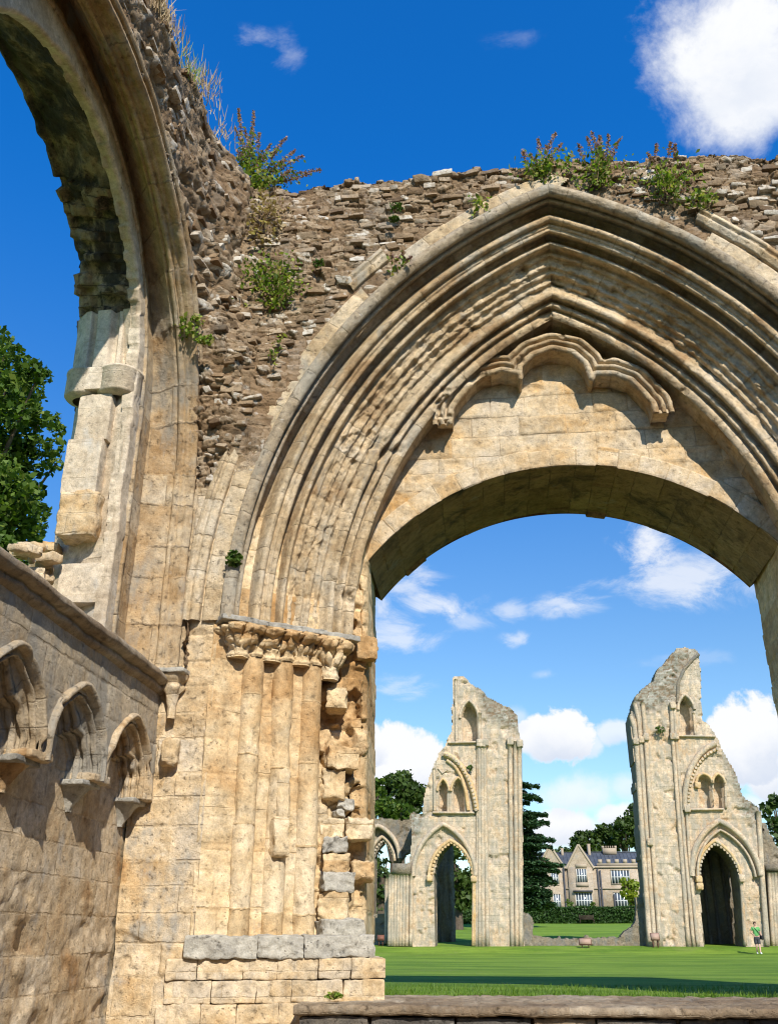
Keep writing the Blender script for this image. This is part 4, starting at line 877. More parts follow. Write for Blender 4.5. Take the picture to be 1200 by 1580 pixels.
# corner shaft: little capital and broken corbel
pc = U(268, 1050, Y=10.93)
def corner_cap():
    n = 26; m = 24; A_, T_ = np.meshgrid(np.linspace(0, 2 * pi, n), np.linspace(0, 1, m), indexing='ij'); A_ = A_.ravel(); T_ = T_.ravel()
    q = .05 + .10 * T_ ** 2 + .045 * sst(T_, .55, .7) * (1 - sst(T_, .72, .8)) * (np.sin(A_ * 4) > -.2) + .03 * sst(T_, .84, .88) + .02 * fbm(p3(A_ * 1.5, T_ * 5), 4, 3)
    gsheet('corner_capital', np.stack([pc.x + q * np.cos(A_), pc.y + .02 + q * np.sin(A_), 3.22 + .52 * T_], 1), n, m, M_ash, side)
    q2 = U(262, 1160, Y=10.95); rblock('broken_corbel', (q2.x, q2.y, q2.z), (.22, .25, .36), M_ash, side, .3, .09, .06, 12)
    rblock('corner_abacus', (pc.x, pc.y, 3.77), (.36, .36, .06), M_slate, side, 0, .015, .015)
corner_cap()
boxes('core', [((XB + .05, YN, -.85), (XR - .06, 11.2, 3.4)), ((XB + .05, YN, 3.4), (XW - .3, 3.7, 11.2))], M_side, side)

# unseen chapel walls, added beside and behind the viewpoint to cut sky fill
def plain_wall(label, loc, ax, lo, hi, at, thick, top, seed):
    T = thing('unseen_chapel_wall', label, 'wall', loc); us = np.arange(lo, hi, .2); t = np.linspace(0, 1, 46)
    for s_ in (0, 1):
        Ug, T_ = np.meshgrid(us, t, indexing='ij'); Ug = Ug.ravel(); T_ = T_.ravel(); H = top + .5 * fbm(p3(Ug * .5, Ug * 0), 3, seed); Zg = -.86 + (H + .86) * T_
        h, rn, mo = rubble(Ug, Zg, seed, .6, .3); d = at + (thick + h * .4) * s_ - h * .4 * (1 - s_); V = np.stack([d, Ug, Zg] if ax == 'x' else [Ug, d, Zg], 1)
        gsheet('rubble_face', V, len(us), len(t), M_front, T, None, {'rubw': np.ones_like(h), 'rnd': rn, 'mort': mo}, np.stack([Ug, Zg], 1))
    a = (at + .05, lo + .05, -.86) if ax == 'x' else (lo + .05, at + .05, -.86); b = (at + thick - .05, hi - .25, top - .5) if ax == 'x' else (hi - .25, at + thick - .05, top - .5)
    boxes('core', [(a, b)], M_side, T)
plain_wall('plain rubble wall of the roofless chapel facing the arcaded side wall', (7.6, -2, -.86), 'x', -13, 10.9, 7.4, 1.2, 9.0, 5)
plain_wall('plain rubble end wall of the roofless chapel facing the great doorway', (1, -13.5, -.86), 'y', -5.3, 8.4, -14, 1.2, 8.5, 6)
# ================================================================== ground
def lawn_z(x, y):
    z = np.interp(y, [11, 13.4, 16, 22, 35, 52, 60, 63, 65.6, 90, 120, 150, 180, 260, 400, 700], [.19, .17, .10, .0, -.10, -.15, -.14, -.06, .26, .9, 1.75, 2.6, 3.3, 9, 24, 30])
    return z + .02 * np.sin(x * .23 + y * .1) * np.minimum(1, np.maximum(0, (y - 16) / 20))
def grass_mat():
    m, t, b = new_mat('mown_grass'); P = t.n('ShaderNodeNewGeometry').outputs['Position']
    mp = t.n('ShaderNodeMapping'); t.put(mp.inputs['Vector'], P); mp.inputs['Scale'].default_value = (.35, 1, 1)
    a = t.noise(mp.outputs[0], .45, 5, .6); c = t.noise(P, 7, 6, .7); f = t.noise(P, 60, 3, .7)
    col = t.mix(t.ss(a, .40, .60), (.095, .18, .012), (.225, .32, .034)); col = t.mix(t.ss(c, .35, .75), col, (.15, .255, .022)); col = t.mix(t.m('MULTIPLY', t.ss(f, .4, .8), .5), col, (.07, .14, .010))
    col = t.mix(t.m('MULTIPLY', t.ss(t.noise(P, .22, 4, .6), .60, .72), .4), col, (.22, .23, .07))
    w = t.noise(t.v('ADD', P, (4, 1, 0)), 1.3, 7, .7); w2 = t.noise(mp.outputs[0], 2.2, 6, .7)
    cx = t.n('ShaderNodeCombineXYZ'); k = t.m('ADD', .40, t.m('MULTIPLY', t.m('ADD', w, w2), .62))
    for i in range(3): t.put(cx.inputs[i], k)
    col = t.mix(1, col, cx.outputs[0], 'MULTIPLY'); col = t.mix(t.m('MULTIPLY', t.ss(t.noise(t.v('ADD', P, (7, 7, 0)), .9, 6, .75), .60, .74), .5), col, (.24, .22, .10))
    t.put(b.inputs['Base Color'], col); bp = t.n('ShaderNodeBump'); bp.inputs['Strength'].default_value = .8; bp.inputs['Distance'].default_value = .05
    t.put(bp.inputs['Height'], t.m('ADD', c, f)); t.L.new(bp.outputs[0], b.inputs['Normal']); return m
M_grass = grass_mat()
def grids(name, xs, ys, fz, mat):
    X, Y = np.meshgrid(xs, ys, indexing='ij'); X = X.ravel(); Y = Y.ravel(); return struct(mk(name, np.stack([X, Y, fz(X, Y)], 1), gridf(len(xs), len(ys)), mat))
xl = np.concatenate([[-900, -500, -250, -120, -60], np.arange(-40, 60, 1.5), [60, 80, 120, 250, 500, 900]])
yl = np.concatenate([[12.37, 12.6], np.arange(13, 70, .5), np.arange(70, 200, 4), [200, 260, 330, 400, 600, 1200, 2400]])
grids('lawn', xl, yl, lawn_z, M_grass)
grids('ground', np.array([-900, -300, -100, -40, -5.2]), np.array([-900, -200, -50, 0, 6, 12.38]), lambda x, y: 0 * x - .02, M_grass)
M_floor = plain('worn_floor_stone', (.22, .165, .10), (.31, .24, .155), 3)
grids('floor', np.array([-5.2, 0, 8, 200]), np.array([-200, -20, 0, 12.36]), lambda x, y: 0 * x - .86, M_floor)

M_leafg = {}
def quads_cloud(P, size, rs, up=None, aspect=1.6):
    """one small bent leaf (a quad) per point"""
    n = len(P); d = rs.normal(size=(n, 3)); 
    if up is not None: d[:, 2] = np.abs(d[:, 2]) + up
    d /= np.linalg.norm(d, axis=1, keepdims=True); e = rs.normal(size=(n, 3)); e -= d * (e * d).sum(1, keepdims=True); e /= np.linalg.norm(e, axis=1, keepdims=True); f = np.cross(d, e)
    s = size * rs.uniform(.55, 1.3, (n, 1)); a = e * s * aspect * .5; b = f * s * .5
    V = np.stack([P - a, P - a * .1 + b, P + a, P - a * .1 - b], 1).reshape(-1, 3); Q = np.arange(4 * n).reshape(-1, 4); return V, Q
def leaves(name, P, size, mat, parent, rs, up=None, aspect=1.6, rnd=None):
    V, Q = quads_cloud(P, size, rs, up, aspect); r = rs.rand(len(P)) if rnd is None else rnd
    return mk(name, V, Q, mat, parent, {'rnd': np.repeat(np.clip(r, 0, 1), 4)}, smooth=False)
# blades of grass along the near edge of the lawn
def blades():
    rs = np.random.RandomState(3); n = 16000; x = rs.uniform(-2.2, 7.5, n); y = 12.36 + 6 * rs.rand(n) ** 2.2
    c = fbm(p3(x * 1.2, y * 1.2), 3, 5); keep = rs.rand(n) < .55 + c; x = x[keep]; y = y[keep]; n = len(x); z = lawn_z(x, y); h = rs.uniform(.025, .07, n) * (1 + .6 * (rs.rand(n) < .05)); w = .006
    a = rs.uniform(0, 2 * pi, n); lx = rs.normal(0, .025, n); ly = rs.normal(0, .025, n)
    V = np.stack([np.stack([x - w * np.cos(a), y - w * np.sin(a), z - .01], 1), np.stack([x + w * np.cos(a), y + w * np.sin(a), z - .01], 1), np.stack([x + lx + .001, y + ly, z + h], 1), np.stack([x + lx - .001, y + ly, z + h], 1)], 1).reshape(-1, 3)
    o = mk('grass_blades', V, np.arange(4 * n).reshape(-1, 4), leafmat('grass_blade', [(.06, .13, .01), (.11, .21, .02), (.17, .25, .04)], .3), None, {'rnd': np.repeat(rs.rand(n), 4)}, smooth=False)
    o['kind'] = 'stuff'; o['label'] = 'short uneven grass along the lawn edge behind the parapet'
blades()

# ================================================================== the two ruined crossing piers
def pz(pts, Y): return [(U(x, y, Y=Y).x, U(x, y, Y=Y).z) for x, y in pts]
def pointed(xl, xr, zs, za, n=16):
    """outline of a two-centred arch: left springing over the apex to right springing"""
    w = (xr - xl) / 2; h = za - zs; R = (w * w + h * h) / (2 * w); xm = (xl + xr) / 2; pm = math.acos(max(-1, min(1, (R - w) / R))) if R >= w else pi / 2
    L = [(xl + R - R * cos(pm * i / n), zs + R * sin(pm * i / n)) for i in range(n + 1)]
    return L + [(2 * xm - x, z) for x, z in L[-2::-1]]
def facade(parent, name, out, Y, thick, mat, recess=(), holes=(), res=.075, seed=1, grey=(), topwarp=.12):
    A = np.array(out); x0, z0 = A.min(0) - .3; x1, z1 = A.max(0) + .4
    xs = np.arange(x0, x1, res); zs = np.arange(z0, z1, res); X, Z = np.meshgrid(xs, zs, indexing='ij'); X = X.ravel(); Z = Z.ravel()
    wx = X + topwarp * fbm(p3(X * 1.5, Z * 1.5), 3, seed); wz = Z + 1.3 * topwarp * fbm(p3(X * 1.7 + 4, Z * 1.7), 3, seed + 2)
    ins = inpoly(wx, wz, out); d = np.zeros_like(X)
    for poly, dep in recess: d = np.where(inpoly(X, Z, poly), np.maximum(d, dep), d)
    hol = np.zeros(X.shape, bool)
    for poly in holes: hol |= inpoly(X, Z, poly)
    br, e = ashlar(X, Z * .74, seed); h = (br - .5) * .05 + .06 * fbm(p3(X * .8, Z * .8), 4, seed + 4) + .03 * fbm(p3(X * 4, Z * 4), 3, seed + 6)
    pits = sst(fbm(p3(X * 1.5, Z * 1.8), 4, seed + 9), .36, .46); h -= .14 * pits
    V = np.stack([X, Y + d - h, Z], 1); m = ins & ~hol
    gw = np.zeros_like(X)
    for poly in grey:
        for q in range(9): gw += inpoly(X + .5 * fbm(p3(X * .9, Z * .9), 4, seed + 60) + .25 * (q % 3 - 1), Z + .6 * fbm(p3(X * .8, Z * .8), 4, seed + 61) + .25 * (q // 3 - 1), poly) / 9.
    hr, rr, mo = rubble(X, Z, seed + 3, .5, .24); gw = np.clip(gw, 0, 1); V[:, 1] -= gw * hr * .8
    gsheet(name, V, len(xs), len(zs), mat, parent, m, {'rnd': gw * rr + (1 - gw) * br, 'rubw': gw, 'mort': mo * gw}, np.stack([X, Z], 1))
    # sides and back: ragged solid behind the face
    Qf = gridf(len(xs), len(zs), m); E = np.concatenate([Qf[:, [0, 1]], Qf[:, [1, 2]], Qf[:, [2, 3]], Qf[:, [3, 0]]]); key = np.sort(E, 1); kk = key[:, 0] * 10000000 + key[:, 1]
    u, inv, cnt = np.unique(kk, return_inverse=True, return_counts=True); B = E[cnt[inv] == 1]
    n = 7; base = V[B].reshape(-1, 3); rows = []
    for i in range(n):
        k = i / (n - 1); P = base.copy(); P[:, 1] = P[:, 1] * (1 - k) + (Y + thick) * k; P += .10 * np.stack([fbm(P * 1.6, 3, 2), 0 * P[:, 0], fbm(P * 1.6, 3, 3)], 1) * (0 < k); rows.append(P)
    VV = np.concatenate(rows); nb = len(base); q = []
    for i in range(n - 1):
        a = np.arange(0, nb, 2) + i * nb; q.append(np.stack([a, a + 1, a + 1 + nb, a + nb], 1))
    mk(name.replace('_face', '_flank'), VV, np.concatenate(q), M_fargrey, parent)
    Vb = V.copy(); Vb[:, 1] = Y + thick; gsheet(name.replace('_face', '_rear'), Vb, len(xs), len(zs), mat, parent, m)
def wob(L, Y): return [(x, Y, z) for x, z in L]
def strip(parent, name, L, Y, w, proj, mat, seed=0):
    """square-cut moulding following a line on the face"""
    P = np.array(L, float); T = np.gradient(P, axis=0); N = np.stack([-T[:, 1], T[:, 0]], 1); N /= np.linalg.norm(N, axis=1, keepdims=True)
    sec = [(-.5, .3), (-.5, -.5), (-.25, -1.0), (.25, -1.0), (.5, -.4), (.5, .3)]; V = []; n = len(sec)
    for p, nn in zip(P, N):
        for a, b in sec: V.append((p[0] + nn[0] * a * w, Y + b * proj, p[1] + nn[1] * a * w))
    Q = [(i * n + k, i * n + k + 1, (i + 1) * n + k + 1, (i + 1) * n + k) for i in range(len(P) - 1) for k in range(n - 1)]
    return mk(name, V, np.array(Q), mat, parent)
def shaftline(parent, px, Y, r, mat, name='shaft'):
    P = [U(x, y, Y=Y) for x, y in px]; L = []
    for a, b in zip(P[:-1], P[1:]):
        for i in range(8): L.append(a.lerp(b, i / 8))
    L.append(P[-1]); return tube(name, [(p.x, Y - r * .3, p.z) for p in L], r, mat, parent)
def billets(parent, name, L, Y, size, mat, step=1):
    parts = []
    for i in range(0, len(L), step): x, z = L[i]; parts.append(rblock_data((x, Y, z), (size, size, size), 0, size * .3, .01, 3, i))
    V, Q = join(parts); return mk(name, V, Q, mat, parent)
def resample(L, st):
    P = np.array(L); s = np.concatenate([[0], np.cumsum(np.linalg.norm(np.diff(P, axis=0), axis=1))]); t = np.arange(0, s[-1], st); return list(zip(np.interp(t, s, P[:, 0]), np.interp(t, s, P[:, 1])))

YP = 66.0
def left_pier():
    T = thing('ruined_pier', 'left of two tall ruined church piers, stepped broken top falling to the left', 'ruin', (-3, 67, .2), 'twin ruined piers across the lawn')
    Z = lambda L: [(550 + x / 3.16, 980 + y / 3.16) for x, y in L]
    out = pz(Z([(182, 1530), (186, 1140), (262, 1100), (265, 872), (325, 862), (328, 765), (350, 690), (372, 640), (400, 575), (440, 510), (462, 460), (466, 202), (522, 194), (560, 230), (600, 255), (640, 300), (700, 335), (742, 350), (784, 388), (790, 450), (803, 520), (818, 1530)]), YP)
    g = lambda xl, xr, ys, ya: pz(Z([(xl, ys), (xr, ys), ((xl + xr) / 2, ya)]), YP)
    def arch(xl, xr, ys, ya, yb=None):
        a, b, c = g(xl, xr, ys, ya); L = pointed(a[0], b[0], a[1], c[1])
        if yb: a2, b2 = pz(Z([(xl, yb), (xr, yb)]), YP); L = [(a[0], a2[1])] + L + [(b[0], b2[1])]
        return L
    hole = arch(380, 562, 1190, 1010, 1535); l1 = arch(400, 444, 760, 712, 862); l2 = arch(466, 525, 760, 704, 862); up = arch(512, 586, 400, 332, 522)
    inner = arch(288, 572, 1180, 942, 1535)
    facade(T, 'ashlar_face', out, YP, 2.6, M_far, [(inner, .12), (l1, .8), (l2, .8), (up, .9)], [hole], seed=3, grey=[pz(Z([(585, 230), (830, 330), (830, 470), (640, 420), (600, 330)]), YP), pz(Z([(170, 860), (345, 860), (330, 960), (270, 1060), (250, 1180), (170, 1180)]), YP)])
    # mouldings
    o = arch(276, 580, 1175, 922); strip(T, 'arch_moulding', o, YP, .30, .22, M_far); o2 = arch(352, 572, 1180, 1000); strip(T, 'arch_moulding', o2, YP, .22, .12, M_farwarm); billets(T, 'billet_row', resample(arch(366, 566, 1180, 1012), .24), YP + .02, .20, M_farwarm)
    h = pz(Z([(428, 580), (470, 600), (510, 640), (545, 700), (570, 770), (582, 830), (584, 870)]), YP); hp = resample(h, .25)
    strip(T, 'gallery_arch', hp, YP, .40, .3, M_farwarm); h2 = resample(pz(Z([(440, 610), (480, 640), (510, 690), (532, 760), (545, 860)]), YP), .25); strip(T, 'gallery_arch', h2, YP, .25, .2, M_farwarm); billets(T, 'billet_row', [(x - .02, z) for x, z in hp], YP - .28, .20, M_far)
    for L in (arch(394, 450, 760, 700), arch(460, 532, 760, 694)): strip(T, 'niche_hood', L, YP, .16, .14, M_farwarm)
    strip(T, 'window_hood', arch(504, 594, 405, 318), YP, .20, .16, M_far)
    for a, b in (((372, 866), (600, 868)), ((446, 526), (640, 522)), ((740, 514), (806, 522))): strip(T, 'string_course', resample(pz(Z([a, b]), YP), .4), YP, .16, .22, M_far)
    strip(T, 'diamond_moulding', pz(Z([(398, 650), (418, 676), (442, 656)]), YP), YP, .10, .10, M_far)
    for x0, x1, yt, yb, r in ((598, 600, 380, 1520, .15), (610, 616, 530, 1520, .16), (622, 638, 530, 1520, .15), (590, 584, 540, 1520, .10), (746, 758, 530, 1520, .15), (772, 780, 520, 1520, .15), (793, 800, 545, 1520, .17), (484, 486, 215, 525, .12), (377, 380, 650, 862, .10), (446, 446, 770, 862, .09), (455, 458, 770, 862, .09)):
        shaftline(T, Z([(x0, yt), ((x0 + x1) / 2, (yt + yb) / 2), (x1, yb)]), YP, r, M_far)
    for x in (160, 172, 186, 200, 214, 228, 244, 264): shaftline(T, Z([(x + 4, 1165), (x, 1515)]), YP - .05, .13, M_far)
    for x in (570, 578): shaftline(T, Z([(x, 1185), (x - 4, 1515)]), YP, .09, M_farwarm)
    for x, y in ((600, 528), (614, 530), (628, 526), (748, 520), (795, 530)):
        p = U(*Z([(x, y)])[0], Y=YP); rblock('shaft_capital', (p.x, YP - .1, p.z), (.45, .5, .5), M_far, T, 0, .08, .05, 6)
    for x, y in ((356, 1185), (570, 1190)): p = U(*Z([(x, y)])[0], Y=YP); rblock('arch_capital', (p.x, YP, p.z), (.4, .5, .4), M_farwarm, T, 0, .1, .05, 6)
    # abutment with flat impost at the far left
    p = pz(Z([(178, 1115), (266, 1165)]), YP); boxes('impost', [((p[0][0], YP - .3, p[1][1]), (p[1][0], YP + .2, p[0][1]))], M_fargrey, T)
    # the transept pier standing behind the arch, in shade
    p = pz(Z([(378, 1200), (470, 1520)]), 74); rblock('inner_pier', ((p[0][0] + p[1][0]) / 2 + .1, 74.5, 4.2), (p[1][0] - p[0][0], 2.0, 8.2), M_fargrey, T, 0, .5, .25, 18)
left_pier()
def right_pier():
    T = thing('ruined_pier', 'right of two tall ruined church piers, spur on top, dark portal behind the walking person', 'ruin', (12, 67, .2), 'twin ruined piers across the lawn')
    Z = lambda L: [(900 + x / 3.16, 980 + y / 3.16) for x, y in L]
    out = pz(Z([(306, 1545), (290, 1250), (262, 860), (236, 530), (224, 392), (236, 350), (248, 300), (285, 255), (338, 218), (350, 180), (400, 120), (448, 66), (545, 60), (566, 86), (574, 250), (582, 415), (610, 425), (640, 470), (662, 525), (700, 590), (742, 680), (782, 790), (850, 840), (864, 1000), (876, 1130), (906, 1545)]), YP)
    def arch(xl, xr, ys, ya, yb=None, dx=0):
        a, b, c = pz(Z([(xl, ys), (xr, ys), ((xl + xr) / 2, ya)]), YP); L = pointed(a[0], b[0], a[1], c[1])
        if yb: a2, b2 = pz(Z([(xl + dx, yb), (xr + dx, yb)]), YP); L = [(a2[0], a2[1])] + L + [(b2[0], b2[1])]
        return L
    hole = arch(568, 758, 1180, 1022, 1560, 24); l1 = arch(558, 622, 720, 688, 846, 8); l2 = arch(634, 684, 720, 686, 842, 4); up = arch(468, 530, 360, 304, 490, 6)
    inner = arch(534, 856, 1180, 935, 1560, 24)
    facade(T, 'ashlar_face', out, YP, 2.4, M_far, [(inner, .12), (l1, .7), (l2, .7), (up, .9)], [hole], seed=8, grey=[pz(Z([(215, 380), (230, 280), (330, 180), (400, 80), (580, 30), (570, 80), (480, 170), (455, 330), (330, 370)]), YP), pz(Z([(660, 480), (720, 580), (860, 830), (890, 1000), (780, 880), (700, 650)]), YP)])
    strip(T, 'arch_moulding', arch(528, 862, 1175, 906), YP, .36, .26, M_far); strip(T, 'arch_moulding', arch(556, 836, 1180, 950), YP, .16, .15, M_far)
    strip(T, 'arch_moulding', arch(556, 766, 1180, 1002), YP, .2, .12, M_farwarm); billets(T, 'billet_row', resample(arch(566, 760, 1180, 1016), .24), YP + .02, .20, M_far)
    h = resample(pz(Z([(492, 855), (490, 790), (500, 720), (520, 650), (555, 590), (600, 548), (655, 522)]), YP), .25); strip(T, 'gallery_arch', h, YP, .38, .3, M_far)
    h2 = resample(pz(Z([(508, 850), (508, 780), (522, 705), (548, 640), (590, 590), (655, 552)]), YP), .25); strip(T, 'gallery_arch', h2, YP, .2, .2, M_farwarm); billets(T, 'billet_row', h2, YP - .2, .18, M_far)
    for L in (arch(548, 626, 722, 676), arch(628, 688, 722, 676)): strip(T, 'niche_hood', L, YP, .18, .16, M_farwarm)
    strip(T, 'window_hood', arch(460, 540, 365, 290), YP, .20, .16, M_far)
    strip(T, 'broken_arch', resample(pz(Z([(456, 330), (460, 230), (490, 165), (530, 118), (566, 88)]), YP), .25), YP, .22, .15, M_fargrey)
    for a, b in (((430, 492), (645, 496)), ((494, 852), (694, 850)), ((236, 520), (270, 508))): strip(T, 'string_course', resample(pz(Z([a, b]), YP), .4), YP, .16, .22, M_far)
    for pts, r in (([(228, 392), (246, 450), (256, 530), (286, 1000), (322, 1520)], .17), ([(246, 330), (268, 420), (276, 520), (308, 1000), (346, 1520)], .15), ([(286, 330), (300, 500), (332, 1000), (372, 1520)], .15),
                   ([(300, 380), (308, 510), (338, 1000), (380, 1520)], .10), ([(425, 340), (432, 500), (470, 1000), (510, 1520)], .14), ([(440, 340), (448, 500), (488, 1000), (535, 1520)], .12), ([(500, 855), (520, 1180), (556, 1520)], .11),
                   ([(534, 380), (544, 490)], .09), ([(690, 700), (692, 845)], .09), ([(766, 1190), (786, 1515)], .12), ([(848, 860), (866, 1180), (890, 1515)], .14), ([(856, 860), (874, 1180), (900, 1515)], .10)):
        shaftline(T, Z(pts), YP, r, M_far)
    for x, y in ((252, 520), (278, 512), (302, 500), (432, 496), (448, 496), (432, 345), (320, 1010), (502, 848), (766, 1185)): p = U(*Z([(x, y)])[0], Y=YP); rblock('shaft_capital', (p.x, YP - .1, p.z), (.4, .5, .45), M_far, T, 0, .08, .05, 6)
    for x, y in ((560, 1190), (553, 732), (565, 1225)): p = U(*Z([(x, y)])[0], Y=YP); rblock('arch_capital', (p.x, YP, p.z), (.42, .5, .42), M_farwarm, T, 0, .1, .05, 6)
    # deep passage behind the portal: clustered shafts in shade
    p = pz(Z([(560, 1020), (800, 1540)]), 70.5); rs = np.random.RandomState(4)
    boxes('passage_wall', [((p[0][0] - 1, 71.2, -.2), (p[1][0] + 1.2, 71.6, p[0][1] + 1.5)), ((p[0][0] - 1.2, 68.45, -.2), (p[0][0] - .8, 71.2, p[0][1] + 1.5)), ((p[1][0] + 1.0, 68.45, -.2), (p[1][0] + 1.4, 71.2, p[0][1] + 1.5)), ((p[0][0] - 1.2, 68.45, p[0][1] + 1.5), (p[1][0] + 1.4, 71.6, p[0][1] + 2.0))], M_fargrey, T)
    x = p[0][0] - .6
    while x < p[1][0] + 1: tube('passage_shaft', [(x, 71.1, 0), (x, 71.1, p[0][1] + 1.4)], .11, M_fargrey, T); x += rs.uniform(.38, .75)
    # broken wall continuing to the right
    out2 = pz(Z([(870, 1545), (862, 905), (880, 900), (915, 960), (950, 1060), (1080, 1110), (1120, 1545)]), 68); facade(T, 'rubble_face', out2, 68, 2, M_fargrey, seed=15, topwarp=.3)
    p = pz(Z([(884, 1118), (1100, 1150)]), 67.6); boxes('impost', [((p[0][0], 67.5, p[1][1]), (p[1][0], 68, p[0][1]))], M_fargrey, T)
    for xx in (900, 915, 930, 946, 965, 985): shaftline(T, Z([(xx, 1155), (xx + 22, 1515)]), 67.8, .14, M_far)
right_pier()
# low wall with a pointed arch left of the left pier
def side_arch():
    T = thing('arched_wall', 'low ruined wall with narrow pointed arch, left of the left pier', 'wall', (-9, 69, .3)); Y = 69
    Z = lambda L: [(560 + x / 6.585, 1240 + y / 6.585) for x, y in L]
    out = pz(Z([(-300, 1440), (-300, 120), (150, 140), (330, 155), (470, 150), (480, 90), (612, 95), (560, 400), (400, 560), (330, 640), (330, 1440)]), Y)
    def arch(xl, xr, ys, ya, yb=None):
        a, b, c = pz(Z([(xl, ys), (xr, ys), ((xl + xr) / 2, ya)]), Y); L = pointed(a[0], b[0], a[1], c[1])
        if yb: a2, b2 = pz(Z([(xl, yb), (xr, yb)]), Y); L = [(a[0], a2[1])] + L + [(b[0], b2[1])]
        return L
    facade(T, 'rubble_face', out, Y, 1.4, M_fargrey, [(arch(-60, 365, 620, 240), .35)], [arch(115, 300, 620, 400, 1110)], seed=21)
    strip(T, 'arch_moulding', arch(-70, 370, 560, 225), Y, .3, .25, M_far); strip(T, 'arch_moulding', arch(60, 320, 580, 330), Y + .3, .25, .2, M_far); billets(T, 'billet_row', resample(arch(90, 312, 600, 370), .22), Y + .3, .18, M_far)
    for x in (240, 285, 320): shaftline(T, Z([(x, 760), (x - 4, 1420)]), Y, .14, M_far)
side_arch()
# low broken wall between the piers, with stumps at both ends
def low_wall():
    T = thing('low_ruin_wall', 'low broken rubble wall between the two piers, taller stumps at both ends', 'wall', (5, 66.5, .2)); Y = 66.8
    Z = lambda L: [(780 + x / 4.615, 1200 + y / 4.615) for x, y in L]
    out = pz(Z([(110, 1225), (122, 960), (165, 958), (190, 1000), (205, 1040), (200, 1100), (215, 1130), (350, 1132), (375, 1112), (395, 1135), (550, 1130), (700, 1134), (800, 1132), (840, 1100), (880, 1050), (925, 990), (922, 845), (980, 838), (1010, 1225)]), Y)
    facade(T, 'rubble_face', out, Y, .8, M_fargrey, res=.06, seed=27, topwarp=.2)
low_wall()

